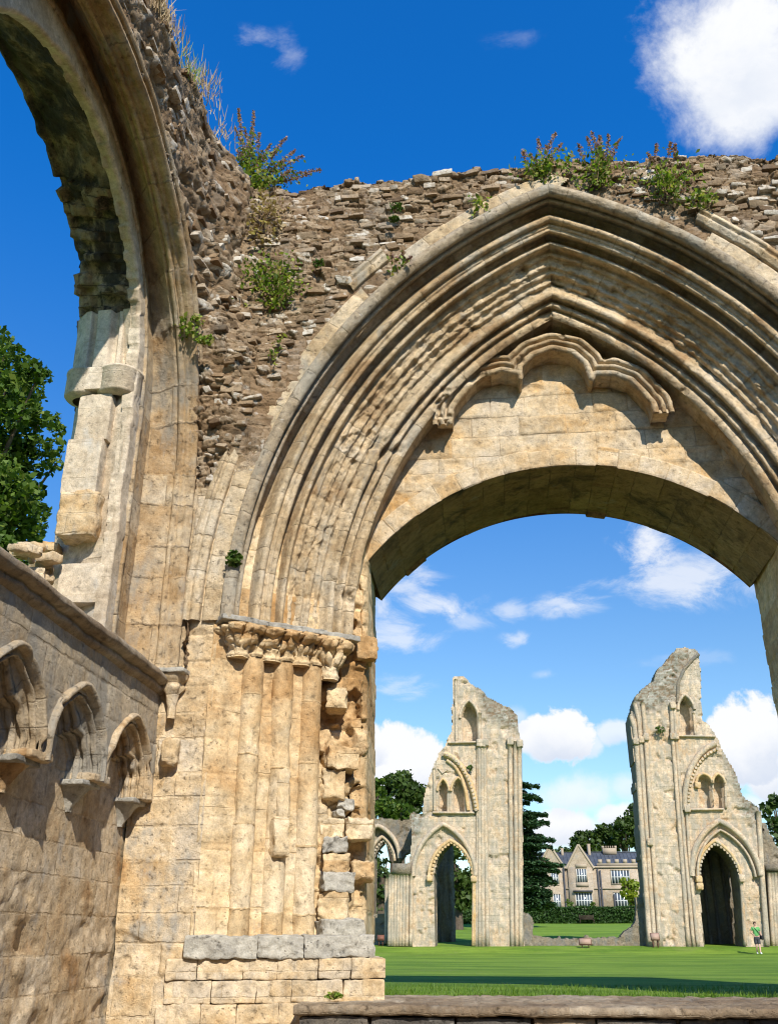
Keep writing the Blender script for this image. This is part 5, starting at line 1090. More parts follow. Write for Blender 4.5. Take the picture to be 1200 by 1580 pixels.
# ================================================================== manor house beyond
M_manor = stone('manor_stone', [(.31, .235, .16), (.36, .285, .205), (.38, .31, .235)], (.8, .35, .02), fine=.2, grey=(.5, .64), greycol=(.27, .25, .215), lichen=0, bump=.6, bdist=.03, big=.2)
M_trim = plain('manor_trim_stone', (.32, .255, .18), (.37, .30, .22), 1.0, .9, 0)
M_lead = plain('slate_roof', (.05, .056, .068), (.085, .095, .11), .8, .55, .4)
M_glass = plain('window_glass', (.03, .035, .045), (.10, .13, .17), .6, .08, 0, .6)
M_white = plain('white_window_frame', (.52, .52, .50), (.60, .60, .58), 2, .6, 0)
M_pipe = plain('dark_drainpipe', (.05, .05, .055), (.07, .07, .075), 2, .6, 0)
def manor():
    Y = 165.0; T = thing('manor_house', 'stone manor house with gables and dark slate roof beyond the hedge', 'house', (14, Y + 5, 3))
    Z = lambda x, y: U(780 + x / 4.615, 1200 + y / 4.615, Y=Y)
    X = lambda x, y=700: Z(x, y).x; H = lambda y, x=600: Z(x, y).z
    xl, xr = X(250), X(1320); zb = 2.2; ze = H(632); zr = H(512)
    boxes('wall', [((xl, Y, zb), (xr, Y + 12, ze))], M_manor, T)
    V = [(xl, Y + .4, ze - .1), (xr, Y + .4, ze - .1), (xr, Y + 6, zr), (xl, Y + 6, zr), (xl, Y + 12, ze - .1), (xr, Y + 12, ze - .1)]
    rf = mk('roof', V, [(0, 1, 2, 3), (3, 2, 5, 4), (0, 3, 4), (1, 5, 2)], M_lead, T, smooth=False)
    rib = [((x, Y + .4, 0), (x, Y + 6, 0)) for x in np.arange(xl + .3, xr, .62)]
    parts = [tube_data([(a[0], a[1], ze - .07), (b[0], b[1], zr + .03)], .05, 4) for a, b in rib]; Vr, Qr = join(parts); mk('roof_rolls', Vr, Qr, M_lead, T)
    boxes('ridge', [((xl, Y + 5.85, zr - .02), (xr, Y + 6.15, zr + .12))], M_lead, T)
    boxes('cornice', [((xl - .1, Y - .2, ze - .25), (xr, Y - .003, ze + .05))], M_trim, T)
    boxes('string_course', [((xl - .1, Y - .14, H(795)), (xr, Y - .003, H(783)))], M_trim, T)
    x = X(665); L = []
    boxes('parapet', [((X(655), Y - .1, ze + .05), (xr, Y + .25, ze + .45))], M_trim, T)
    while x < xr: L.append(((x, Y - .1, ze + .452), (x + .62, Y + .25, ze + 1.05))); x += 1.32
    for a_, b_ in L: boxes('battlement', [(a_, b_)], M_trim, T)
    for cx, wid, yt in ((530, 175, 488), (325, 175, 490)):
        a, b, zt = X(cx - wid / 2), X(cx + wid / 2), H(yt); m = (a + b) / 2; zg = ze - .1
        mk('gable', [(a, Y - .35, zg), (b, Y - .35, zg), (m, Y - .35, zt), (a, Y + 4, zg), (b, Y + 4, zg), (m, Y + 4, zt)], [(0, 1, 2), (3, 5, 4), (0, 2, 5, 3), (1, 4, 5, 2), (0, 3, 4, 1)], M_manor, T, smooth=False)
        for s in (-1, 1):
            e = a if s < 0 else b; tube('gable_coping', [(e + s * .25, Y - .3, zg - .2), (m, Y - .3, zt + .25)], .2, M_trim, T, 6)
        boxes('gable_bay', [((a, Y - .35, zb), (b, Y - .003, zg))], M_manor, T)
    def window(cx, cy0, cy1, w, nm, nt, yf):
        x0, x1 = X(cx - w / 2), X(cx + w / 2); z0, z1 = H(cy1), H(cy0)
        win = boxes('window', [((x0 - .12, yf - .10, z0 - .15), (x1 + .12, yf - .004, z0)), ((x0 - .12, yf - .10, z1), (x1 + .12, yf - .004, z1 + .15)), ((x0 - .14, yf - .10, z0), (x0, yf - .004, z1)), ((x1, yf - .10, z0), (x1 + .14, yf - .004, z1))], M_trim, T)
        boxes('pane', [((x0, yf - .02, z0), (x1, yf - .006, z1))], M_glass, win)
        L = []
        for i in range(nm + 1): xx = x0 + (x1 - x0) * i / nm; L.append(((xx - .075, yf - .085, z0), (xx + .075, yf - .021, z1)))
        for i in range(1, nt): zz = z0 + (z1 - z0) * i / nt; L.append(((x0, yf - .075, zz - .06), (x1, yf - .022, zz + .06)))
        boxes('frame', L, M_white, win)
    window(538, 650, 745, 70, 4, 2, Y - .35); window(542, 822, 930, 116, 6, 2, Y - .35); window(345, 670, 758, 52, 3, 2, Y - .35); window(352, 830, 930, 50, 3, 2, Y - .35)
    window(815, 662, 755, 130, 6, 2, Y); window(822, 822, 930, 130, 6, 2, Y); window(1080, 662, 755, 110, 5, 2, Y); window(1080, 822, 930, 110, 5, 2, Y)
    a, b = X(500), X(578); boxes('oriel_crest', [((a, Y - .5, H(640)), (b, Y - .353, H(615)))], M_trim, T); boxes('oriel_base', [((a - .1, Y - .5, H(775)), (b + .1, Y - .353, H(750)))], M_trim, T); boxes('door_canopy', [((X(470), Y - .9, H(815)), (X(606), Y - .353, H(803)))], M_pipe, T)
    for cx, yt in ((412, 640), (654, 650), (672, 660), (758, 830)): tube('drainpipe', [(X(cx), Y - .2 - .35 * (cx < 600), zb), (X(cx), Y - .2 - .35 * (cx < 600), H(yt))], .13, M_pipe, T)
    for cx, w, yt, yb, n in ((628, 18, 450, 600, 1), (428, 18, 480, 560, 1), (780, 100, 466, 530, 6)):
        L = [((X(cx - w / 2), Y + 5, H(yb)), (X(cx + w / 2), Y + 6.8, H(yt + (18 if n > 1 else 6))))]
        for i in range(n): xx = X(cx - w / 2 + w * (i + .5) / n); L.append(((xx - .3, Y + 5.4, H(yt + (18 if n > 1 else 6)) + .003), (xx + .3, Y + 6.3, H(yt))))
        boxes('chimney', L, M_trim, rf)
manor()
# ================================================================== trees, hedge
M_oak = leafmat('dark_tree_leaf', [(.018, .035, .006), (.035, .062, .010), (.055, .090, .016), (.075, .105, .022)], .2)
M_lime = leafmat('near_tree_leaf', [(.025, .050, .006), (.05, .095, .010), (.09, .145, .018), (.15, .19, .03)], .3)
M_cedar = leafmat('cedar_needle', [(.02, .05, .02), (.04, .085, .032), (.065, .12, .045)], .1)
M_gold = leafmat('yellow_green_leaf', [(.10, .15, .01), (.19, .24, .015), (.28, .30, .03)], .3)
M_hedge = leafmat('hedge_leaf', [(.018, .045, .008), (.03, .07, .012), (.045, .09, .018)], .15)
M_bark = plain('bark', (.06, .045, .03), (.11, .085, .06), 5, .95, .6)
def clump_points(c, r, n, rs, flat=1.0):
    d = rs.normal(size=(n, 3)); d /= np.linalg.norm(d, axis=1, keepdims=True); q = rs.uniform(.45, 1.0, (n, 1)) ** .6
    w = 1 + .35 * fbm(d * 2.2 + np.array(c) * .7, 3, 3)[:, None]
    return np.array(c) + d * q * w * r * np.array([1, 1, flat])
def tree(label, base, clumps, nper, size, mat, trunk_r=.4, name='tree', group=None, flat=.8, seed=1):
    rs = np.random.RandomState(seed); T = thing(name, label, 'tree', base, group)
    P = []; R = []
    for c, r in clumps:
        pts = clump_points(c, r, int(nper * r * r), rs, flat); P.append(pts); R.append(np.clip(.45 + rs.normal(0, .2, len(pts)) + rs.normal(0, .12), 0, 1))
    leaves('crown', np.concatenate(P), size, mat, T, rs, .1, 1.5, np.concatenate(R))
    top = max(c[2] for c, r in clumps); bx, by, bz = base; cx = np.mean([c[0] for c, r in clumps]); cy = np.mean([c[1] for c, r in clumps])
    parts = [tube_data([(bx, by, bz - .3), (bx * .7 + cx * .3, by * .7 + cy * .3, bz + (top - bz) * .35), (cx, cy, bz + (top - bz) * .8)], [trunk_r, trunk_r * .7, trunk_r * .15], 8)]
    for c, r in clumps[::max(1, len(clumps) // 14)]:
        z = bz + (c[2] - bz) * .55; parts.append(tube_data([(bx * .6 + cx * .4, by * .6 + cy * .4, z), ((bx * .3 + cx * .3 + c[0] * .4), (by * .3 + cy * .3 + c[1] * .4), (z + c[2]) / 2), c], [trunk_r * .4, trunk_r * .25, .03], 6))
    V, Q = join([p for p in parts]); mk('trunk', V, Q, M_bark, T); return T
def crown(px, py, rx, ry, Y, n, rr, seed, depth=None):
    """clumps filling an egg-shaped crown seen at px,py"""
    rs = np.random.RandomState(seed); c = U(px, py, Y=Y); a = abs(U(px + rx, py, Y=Y).x - c.x); b = abs(U(px, py - ry, Y=Y).z - c.z); d = depth or a; L = []
    for i in range(n):
        v = rs.normal(size=3); v /= np.linalg.norm(v); q = rs.uniform(.35, 1) ** .5 * (1 - rr * .6)
        L.append(((c.x + v[0] * q * a, c.y + v[1] * q * d, c.z + v[2] * q * b), rr * min(a, b) * rs.uniform(.7, 1.25)))
    return L
# the near tree seen through the round window
def near_tree():
    rs = np.random.RandomState(9); cl = []
    for px, py, r in [(8, 545, .6), (-20, 530, .9), (22, 568, .5), (45, 572, .5), (60, 578, .42), (72, 582, .25), (42, 605, .3), (47, 622, .2), (10, 600, .7), (-20, 610, 1.0), (18, 640, .55), (45, 640, .5), (62, 650, .45), (80, 648, .3), (88, 662, .3), (84, 690, .35), (86, 716, .28), (60, 690, .5), (35, 680, .55), (10, 690, .8),
                      (-25, 700, 1.1), (30, 715, .5), (50, 725, .4), (70, 722, .3), (20, 745, .7), (45, 765, .5), (58, 760, .35), (62, 790, .32), (30, 800, .8), (55, 815, .35), (0, 800, 1.0), (45, 835, .45), (20, 845, .8), (-10, 860, 1.0), (38, 862, .35), (-40, 780, 1.3), (-60, 640, 1.5), (-60, 880, 1.3), (20, 885, .6)]:
        p = U(px, py, Y=27 + rs.uniform(-1.6, 1.6)); cl.append(((p.x, p.y, p.z), r * 1.05))
    for i in range(30): cl.append(((-19 + rs.normal(0, 1.6), 27.5 + rs.normal(0, 2), rs.uniform(7, 21)), rs.uniform(.8, 1.4)))
    tree('leafy green tree standing outside the round window of the side wall', (-18.5, 28, -.02), cl, 520, .17, M_lime, .45, seed=5, flat=.9)
near_tree()
def far_tree(label, px, py, rx, ry, Y, n=26, size=.5, nper=45, seed=1, mat=None, group=None, zb=None, rr=.36):
    c = U(px, py, Y=Y); z = lawn_z(np.array([c.x]), np.array([Y]))[0] if zb is None else zb
    cl = crown(px, py, rx, ry, Y, n, rr, seed)
    return tree(label, (c.x, Y, z), cl, nper, size, mat or M_oak, .5, seed=seed, group=group)
G1 = 'trees rising behind the left pier'
far_tree('broad dark tree crown just left of the left pier', 618, 1226, 44, 40, 104, 60, .40, 80, 11, group=G1, rr=.3)
far_tree('olive tree half hidden at the doorway edge, left of the dark crown', 572, 1225, 22, 52, 98, 44, .4, 80, 12, M_lime, group=G1, rr=.3)
far_tree('low bushy green tree in front of the dark crown by the left pier', 606, 1252, 40, 22, 94, 44, .36, 80, 13, M_lime, group=G1)
far_tree('dark yew seen through the narrow arch of the low wall', 588, 1355, 22, 60, 92, 26, .4, 70, 14)
far_tree('dark evergreen seen through the left pier portal', 706, 1355, 34, 62, 112, 30, .45, 60, 15)
G2 = 'trees on the hill beyond the manor'
for px, py, rx, ry, Y, s, lab in [(902, 1298, 20, 24, 232, 21, 'round dark tree on the hill behind the manor chimney'), (935, 1290, 22, 26, 238, 22, 'dark domed tree on the hill above the manor roof'), (962, 1278, 20, 34, 230, 23, 'tall dark tree on the hill beside the right pier'),
                                  (985, 1262, 18, 36, 236, 24, 'tallest dark hill tree, half behind the right pier'), (870, 1308, 16, 8, 255, 25, 'small distant tree on the hill left of the manor chimney'), (1000, 1285, 24, 36, 240, 26, 'dark hill tree hidden mostly behind the right pier'), (885, 1310, 12, 8, 250, 27, 'small distant tree above the manor gable')]:
    far_tree(lab, px, py + 6, rx * 1.15, ry, Y, 60, .75, 22, s, group=G2, rr=.30)
far_tree('dark tree rising at the right edge behind the broken wall', 1200, 1270, 26, 58, 108, 30, .42, 60, 31)
far_tree('bright yellow green shrub in front of the manor, right end', 972, 1375, 19, 28, 156, 24, .38, 90, 32, M_gold)
far_tree('small green shrub below the left manor gable', 878, 1396, 8, 9, 158, 8, .3, 160, 33, M_lime, zb=2.7)
far_tree('small green shrub below the manor drainpipes', 917, 1398, 8, 7, 158, 8, .3, 160, 34, M_lime, zb=2.7)
# cedar: flat tiers of needles on near-horizontal limbs
def cedar():
    rs = np.random.RandomState(17); Y = 122.0; b = U(795, 1405, Y=Y); T = thing('cedar_tree', 'dark cedar with flat layered branches beside the left pier', 'tree', (b.x, Y, b.z - .3)); P = []; parts = []
    top = U(797, 1178, Y=Y).z; parts.append(tube_data([(b.x, Y, b.z - .5), (b.x, Y, (b.z + top) / 2), (b.x, Y, top)], [.55, .4, .05], 8))
    for y, xe in [(1206, 818), (1213, 832), (1226, 836), (1249, 826), (1256, 844), (1268, 847), (1288, 838), (1297, 856), (1305, 852), (1317, 846), (1330, 868), (1340, 862), (1352, 850), (1362, 858), (1374, 850), (1385, 856), (1395, 850), (1220, 812), (1236, 816), (1262, 820), (1281, 826), (1292, 830), (1311, 834), (1323, 838), (1335, 842), (1346, 846), (1357, 846), (1369, 850), (1380, 848), (1391, 852)]:
        z = U(795, y, Y=Y).z; L = abs(U(xe, y, Y=Y).x - b.x)
        for k in range(7):
            a = [0, pi, .5, -.5, 2.4, -2.2, 1.4][k] + rs.normal(0, .2); l = L * (1 if k == 0 else rs.uniform(.35, 1)); dz = rs.uniform(-.6, .35)
            e = (b.x + l * cos(a), Y + l * sin(a), z + dz); parts.append(tube_data([(b.x, Y, z - .6), (b.x + l * .5 * cos(a), Y + l * .5 * sin(a), z + .1), e], [.12, .08, .02], 6))
            n = int(130 * l); t = rs.uniform(.15, 1, n) ** .7; w = .20 * l * np.sin(np.clip(t, 0, 1) * 2.6) + .25
            P.append(np.stack([b.x + t * l * cos(a) + rs.normal(0, 1, n) * w * sin(a) * .8, Y + t * l * sin(a) + rs.normal(0, 1, n) * w * cos(a) * .8, z + dz * t - .25 * t * t + rs.normal(0, .11, n)], 1))
    leaves('crown', np.concatenate(P), .24, M_cedar, T, rs, 1.5, 1.8); V, Q = join(parts); mk('trunk', V, Q, M_bark, T)
cedar()
def hedge(label, x0, x1, yt, yb, Y, seed):
    rs = np.random.RandomState(seed); a = U(x0, yb, Y=Y); b = U(x1, yt, Y=Y); T = thing('hedge', label, 'hedge', ((a.x + b.x) / 2, Y, a.z)); n = int((b.x - a.x) * 330); w = 1.6
    s = rs.rand(n); x = rs.uniform(a.x, b.x, n); f = rs.rand(n) < .6; zt = b.z + .14 * fbm(p3(x * .9, x * 0), 3, 2)
    y = np.where(f, Y - w / 2 + rs.normal(0, .10, n), rs.uniform(Y - w / 2, Y + w / 2, n)); z = np.where(f, a.z - .2 + (zt - a.z + .2) * s, zt + rs.normal(0, .05, n)); y = y + .12 * fbm(p3(x * 1.2, z * 1.2), 3, 4)
    leaves('foliage', np.stack([x, y, z], 1), .22, M_hedge, T, rs)
    boxes('inner_growth', [((a.x, Y - w / 2 + .25, a.z - .4), (b.x, Y + w / 2 - .1, b.z - .22))], M_hedge, T)
hedge('long clipped dark hedge across the lawn below the manor', 740, 1010, 1400, 1425, 147, 3)
hedge('dark clipped hedge seen low through the left pier portal', 655, 738, 1402, 1424, 143, 4)

# ================================================================== bench, notice boards, person
M_wood = plain('dark_bench_wood', (.035, .025, .018), (.07, .05, .035), 8, .8, .2)
def bench():
    p = U(905, 1424, Y=145.6); T = thing('bench', 'dark wooden bench on the grass in front of the long hedge', 'bench', p); x, y, z = p
    boxes('seat', [((x - 1, y - .25 + .12 * i, z + .42), (x + 1, y - .16 + .12 * i, z + .46)) for i in range(4)], M_wood, T); boxes('backrest', [((x - 1, y + .22, z + .52 + .13 * i), (x + 1, y + .25, z + .60 + .13 * i)) for i in range(4)], M_wood, T)
    for sx in (-.95, .95):
        for sy in (-.22, .22): boxes('leg', [((x + sx - .04, y + sy - .04, z - .1), (x + sx + .04, y + sy + .04, z + (.419 if sy < 0 else 1.05)))], M_wood, T)
        boxes('armrest', [((x + sx - .05, y - .27, z + .62), (x + sx + .05, y + .2, z + .66))], M_wood, T)
bench()
M_board = plain('faded_red_board', (.17, .075, .05), (.24, .11, .08), 3, .6, 0); M_pink = plain('pale_pink_board', (.33, .21, .155), (.38, .26, .20), 3, .6, 0); M_brick = plain('dark_red_frame', (.12, .055, .04), (.16, .075, .055), 3, .7, 0)
def notice(label, px0, px1, py0, py1, pyb, Y, mat):
    a = U(px0, py0, Y=Y); b = U(px1, py1, Y=Y); g = U(px0, pyb, Y=Y).z; x = (a.x + b.x) / 2; w = b.x - a.x; T = thing('notice_board', label, 'sign', (x, Y, g), 'notice boards on the lawn')
    V, Q = box_data((-w / 2, -.02, (b.z - a.z) / 2), (w / 2, .02, (a.z - b.z) / 2)); R = np.array(Matrix.Rotation(rad(-22), 3, 'X')); mk('board', V @ R.T + np.array([x, Y - .1, (a.z + b.z) / 2]), Q, mat, T, smooth=False)
    V, Q = box_data((-w / 2 - .04, .022, (b.z - a.z) / 2 - .04), (w / 2 + .04, .06, (a.z - b.z) / 2 + .04)); mk('backing', V @ R.T + np.array([x, Y - .1, (a.z + b.z) / 2]), Q, M_brick, T, smooth=False)
    for s in (-.3, .3): boxes('leg', [((x + s * w - .03, Y - .03, g - .1), (x + s * w + .03, Y + .03, (a.z + b.z) / 2 - .02))], M_brick, T)
notice('pale pink notice board in front of the low wall between the piers', 893, 911, 1448, 1457, 1462, 65.0, M_pink)
notice('small red notice board at the foot of the arched wall on the left', 583, 592, 1443, 1450, 1457, 66.5, M_board)
notice('pink notice board against the shafts of the right pier', 1003, 1016, 1440, 1450, 1462, 65.2, M_pink)

def skinned(name, nodes, edges, root, mat, parent, sub=2):
    me = bpy.data.meshes.new(name); me.from_pydata([n[0] for n in nodes], edges, []); me.update(); o = bpy.data.objects.new(name, me); C.objects.link(o)
    o.modifiers.new('skin', 'SKIN'); sv = me.skin_vertices[0].data
    for i, n in enumerate(nodes): sv[i].radius = n[1] if hasattr(n[1], '__len__') else (n[1], n[1]); sv[i].use_root = (i == root)
    s = o.modifiers.new('sub', 'SUBSURF'); s.levels = s.render_levels = sub
    dg = bpy.context.evaluated_depsgraph_get(); dg.update(); m2 = bpy.data.meshes.new_from_object(o.evaluated_get(dg)); bpy.data.objects.remove(o); bpy.data.meshes.remove(me)
    V = np.array([v.co[:] for v in m2.vertices]); Fl = [tuple(p.vertices) for p in m2.polygons]; bpy.data.meshes.remove(m2)
    return V, Fl
def person():
    p = U(1170, 1470.5, Y=62.0); g = lawn_z(np.array([p.x]), np.array([62.0]))[0]; B = Vector((p.x, 62.0, g))
    T = thing('person', 'person in green shirt and dark shorts walking across the lawn with a black shoulder bag', 'person', B)
    def add(name, V, Fl, mat): return mk(name, np.asarray(V) * .97 + np.array(B), Fl, mat, T)
    skin = plain('skin', (.50, .30, .21), (.56, .35, .26), 8, .6, 0); green = plain('green_shirt', (.10, .30, .09), (.14, .36, .13), 8, .9, .2); dark = plain('charcoal_shorts', (.035, .035, .04), (.06, .06, .065), 8, .9, .2); hairm = plain('brown_hair', (.05, .03, .02), (.09, .055, .035), 20, .8, .4); black = plain('black_bag', (.01, .01, .012), (.02, .02, .022), 8, .6, .1); white = plain('white_shoe', (.7, .7, .7), (.8, .8, .78), 8, .7, 0)
    N = []; E = []
    def nd(c, r, par=None):
        N.append((c, r)); 
        if par is not None: E.append((par, len(N) - 1))
        return len(N) - 1
    pel = nd((0, 0, .94), (.155, .11)); wa = nd((0, 0, 1.10), (.145, .10), pel); ch = nd((0, 0, 1.30), (.165, .115), wa); sh = nd((0, .01, 1.43), (.12, .08), ch); nk = nd((0, 0, 1.51), .055, sh); hd = nd((0, -.015, 1.60), (.072, .085), nk); ht = nd((0, -.01, 1.70), (.065, .08), hd)
    def arm(s, el, wr):
        a = nd((s * .17, .01, 1.42), .06, sh); b = nd(el, .043, a); c = nd(wr, .028, b); d = (Vector(wr) - Vector(el)).normalized(); h = Vector(wr) + d * .06; k = nd(tuple(h), (.034, .02), c); side_ = d.cross(Vector((0, 1, .2))).normalized()
        for i in range(4):
            o = (i - 1.5) * .018; f1 = h + d * (.045 - abs(i - 1.2) * .004) + side_ * o; f2 = f1 + d * .035 + Vector((0, .012, -.01)); x = nd(tuple(f1), .009, k); nd(tuple(f2), .008, x)
        th = h - d * .02 + side_ * .045; x = nd(tuple(th), .010, k); nd(tuple(th + d * .03 + side_ * .01), .008, x)
    arm(-1, (-.30, .03, 1.17), (-.22, -.20, 1.07)); arm(1, (.27, .06, 1.14), (.30, -.02, .90))
    def leg(s, kn, an, toe):
        a = nd((s * .09, 0, .86), .095, pel); b = nd(kn, .06, a); m = nd(tuple(Vector(kn).lerp(Vector(an), .35)), .058, b); c = nd(an, .038, m); h = nd(tuple(Vector(an) + Vector((0, .02, -.05))), .035, c); nd(toe, .035, h)
    leg(-1, (-.09, -.05, .50), (-.07, .08, .10), (-.08, -.06, .045)); leg(1, (.06, -.16, .50), (.05, -.24, .09), (.06, -.40, .05))
    V, Fl = skinned('body', N, E, 0, skin, T); add('body', V, Fl, skin)
    def cloth(name, L, ed, mat):
        V, Fl = skinned(name, L, ed, 0, mat, T); return add(name, V, Fl, mat)
    cloth('shirt', [((0, 0, .93), (.175, .13)), ((0, 0, 1.10), (.17, .125)), ((0, 0, 1.30), (.185, .135)), ((0, .01, 1.44), (.13, .09)), ((0, 0, 1.475), (.07, .065)), ((-.18, .01, 1.42), .08), ((-.255, .02, 1.27), .068), ((.18, .01, 1.42), .08), ((.24, .03, 1.26), .068)], [(0, 1), (1, 2), (2, 3), (3, 4), (3, 5), (5, 6), (3, 7), (7, 8)], green)
    cloth('shorts', [((0, 0, .98), (.17, .125)), ((0, 0, .88), (.175, .13)), ((-.095, -.01, .80), .115), ((-.095, -.045, .50), .095), ((.085, -.04, .80), .115), ((.065, -.15, .50), .095)], [(0, 1), (1, 2), (2, 3), (1, 4), (4, 5)], dark)
    for nm, (ax, ay, az), (tx, ty, tz) in (('shoe', (-.07, .11, .07), (-.08, -.08, .045)), ('shoe', (.05, -.22, .06), (.06, -.42, .05))):
        V, Fl = skinned('shoe', [((ax, ay, az), .052), ((tx * .5 + ax * .5, (ay + ty) / 2, tz + .01), .05), ((tx, ty, tz), .046)], [(0, 1), (1, 2)], 0, white, T); add(nm, V, Fl, white)
    d = np.random.RandomState(1); V, Q = lathe_data([(.0, .105), (.05, .095), (.078, .06), (.088, .01), (.086, -.04), (.07, -.06)], (0, .012, 1.68), 16); V[:, 1] = .012 + (V[:, 1] - .012) * 1.1; V[:, 2] += (V[:, 1] < -.04) * np.where(V[:, 2] < 1.70, .06, 0); add('hair', V, Q, hairm)
    V, Q = join([lathe_data([(0, .012), (.010, .006), (.012, 0), (.010, -.006), (0, -.012)], (s * .03, -.093, 1.635), 8) for s in (-1, 1)]); add('eyes', V, Q, black)
    V, Q = lathe_data([(0, .03), (.010, .01), (.016, -.012), (0, -.02)], (0, -.102, 1.605), 8); add('nose', V, Q, skin)
    V, Q = rblock_data((0, -.092, 1.565), (.05, .012, .012), 0, .005, 0, 4, 1); add('mouth', V, Q, plain('lips', (.35, .13, .1), (.4, .17, .13), 5, .6, 0))
    for s in (-1, 1): V, Q = rblock_data((s * .078, .0, 1.62), (.018, .04, .06), 0, .01, 0, 5, 1); add('ear', V, Q, skin)
    V, Q = tube_data([(-.12, -.02, 1.47), (-.05, -.125, 1.38), (.08, -.15, 1.22), (.19, -.12, 1.06), (.24, -.05, .98), (.2, .10, 1.1), (0, .15, 1.3), (-.12, .06, 1.46)], .018, 6); strap = add('strap', V, Q, black)
    b = rblock('shoulder_bag', (B.x + .27, B.y - .06, B.z + .88), (.15, .24, .22), black, None, .2, .03, .004, 8, 4); tag(base_at(b, (B.x + .27, B.y - .06, B.z + .77)), 'black shoulder bag hanging at the hip of the person in green', 'bag')
person()

# ================================================================== plants growing on the masonry
M_weed = leafmat('weed_leaf', [(.06, .10, .012), (.10, .17, .018), (.19, .27, .035), (.30, .34, .07), (.34, .27, .11)], .35)
M_moss = leafmat('dark_cushion_leaf', [(.03, .07, .01), (.06, .11, .015), (.10, .15, .03)], .2)
M_dry = leafmat('dry_stem', [(.22, .14, .07), (.36, .26, .14), (.48, .38, .23)], .3)
M_flow = leafmat('faded_flower', [(.16, .07, .06), (.30, .16, .13), (.42, .27, .20), (.30, .20, .22)], .3)
def scale_at(p): return (Vector(p) - Vector((0, 0, EYE))).length / F
def herb(label, base_px, tips, Y=None, X=None, leafs=26, green=.62, flower=.45, size=.042, name='wall_plant', group='plants growing on the ruin', seed=1, low=None, lr=None):
    """stems from a base to tips given as sight lines; leaves below, faded flower heads above"""
    rs = np.random.RandomState(seed); B = U(*base_px, X=X, Y=Y); B = B + Vector((0, -.05, 0)) if Y else B + Vector((.05, 0, 0)); T = thing(name, label, 'plant', B, group); parts = []; Lp = []; Fp = []
    for tx, ty in tips:
        e = U(tx, ty, X=X, Y=(Y + rs.uniform(-.25, .15)) if Y else None); b = B + Vector((rs.normal(0, .07), rs.normal(0, .05), rs.uniform(-.03, .05))); m = b.lerp(e, .5) + Vector((rs.normal(0, .04), rs.normal(0, .04), .06))
        parts.append(tube_data([b, m, e], [.007, .006, .003], 4)); L = (e - b).length
        for k in range(int(leafs * max(.4, L))): t = rs.uniform(.05, green); q = (b.lerp(m, t * 2) if t < .5 else m.lerp(e, t * 2 - 1)); Lp.append(np.array(q) + rs.normal(0, .035, 3))
        if flower > 0:
            for k in range(int(110 * L)): t = 1 - flower * rs.rand() ** 1.3; q = m.lerp(e, max(0, t * 2 - 1)); w = .010 + .045 * (1 - t); Fp.append(np.array(q) + rs.normal(0, w, 3))
            if Fp: leaves('flower_head', np.array(Fp), .026, M_flow, T, rs, .2, 1.6); Fp = []
    V, Q = join(parts); mk('stems', V, Q, M_dry, T)
    if low:
        for px, py, rx, ry, n in low:
            s = scale_at(B); c = np.array(U(px, py, X=X, Y=Y)); Lp += list(c + rs.normal(0, 1, (n, 3)) * np.array([rx * s * .5, .10, ry * s * .5]) + np.array([0, -.08, 0]) * (Y is not None) + np.array([.08, 0, 0]) * (X is not None))
    if Lp: leaves('foliage', np.array(Lp), size, M_weed, T, rs, .2, 1.9)
    return T
def cushion(label, px, py, rx, ry, n, Y=None, X=None, size=.036, mat=None, seed=2, out=.06, grp='plants growing on the ruin'):
    rs = np.random.RandomState(seed); c = U(px, py, X=X, Y=Y); s = scale_at(c); off = Vector((0, -out, 0)) if Y else Vector((out, 0, 0)); c = c + off; T = thing('wall_plant', label, 'plant', (c.x, c.y, c.z - ry * s), grp)
    d = rs.normal(size=(n, 3)); d /= np.linalg.norm(d, axis=1, keepdims=True); P = np.array(c) + d * rs.uniform(.2, 1, (n, 1)) ** .5 * np.array([rx * s, max(.05, min(rx, ry) * s * .8), ry * s]) * (1 + .4 * fbm(d * 2.5 + seed, 2, seed)[:, None])
    leaves('foliage', P, size, mat or M_weed, T, rs, .2, 1.6)
    V, Q = join([tube_data([tuple(c), tuple(P[i])], [.006, .003], 4) for i in range(0, n, max(1, n // 14))]); mk('stems', V, Q, M_dry, T)
    return T
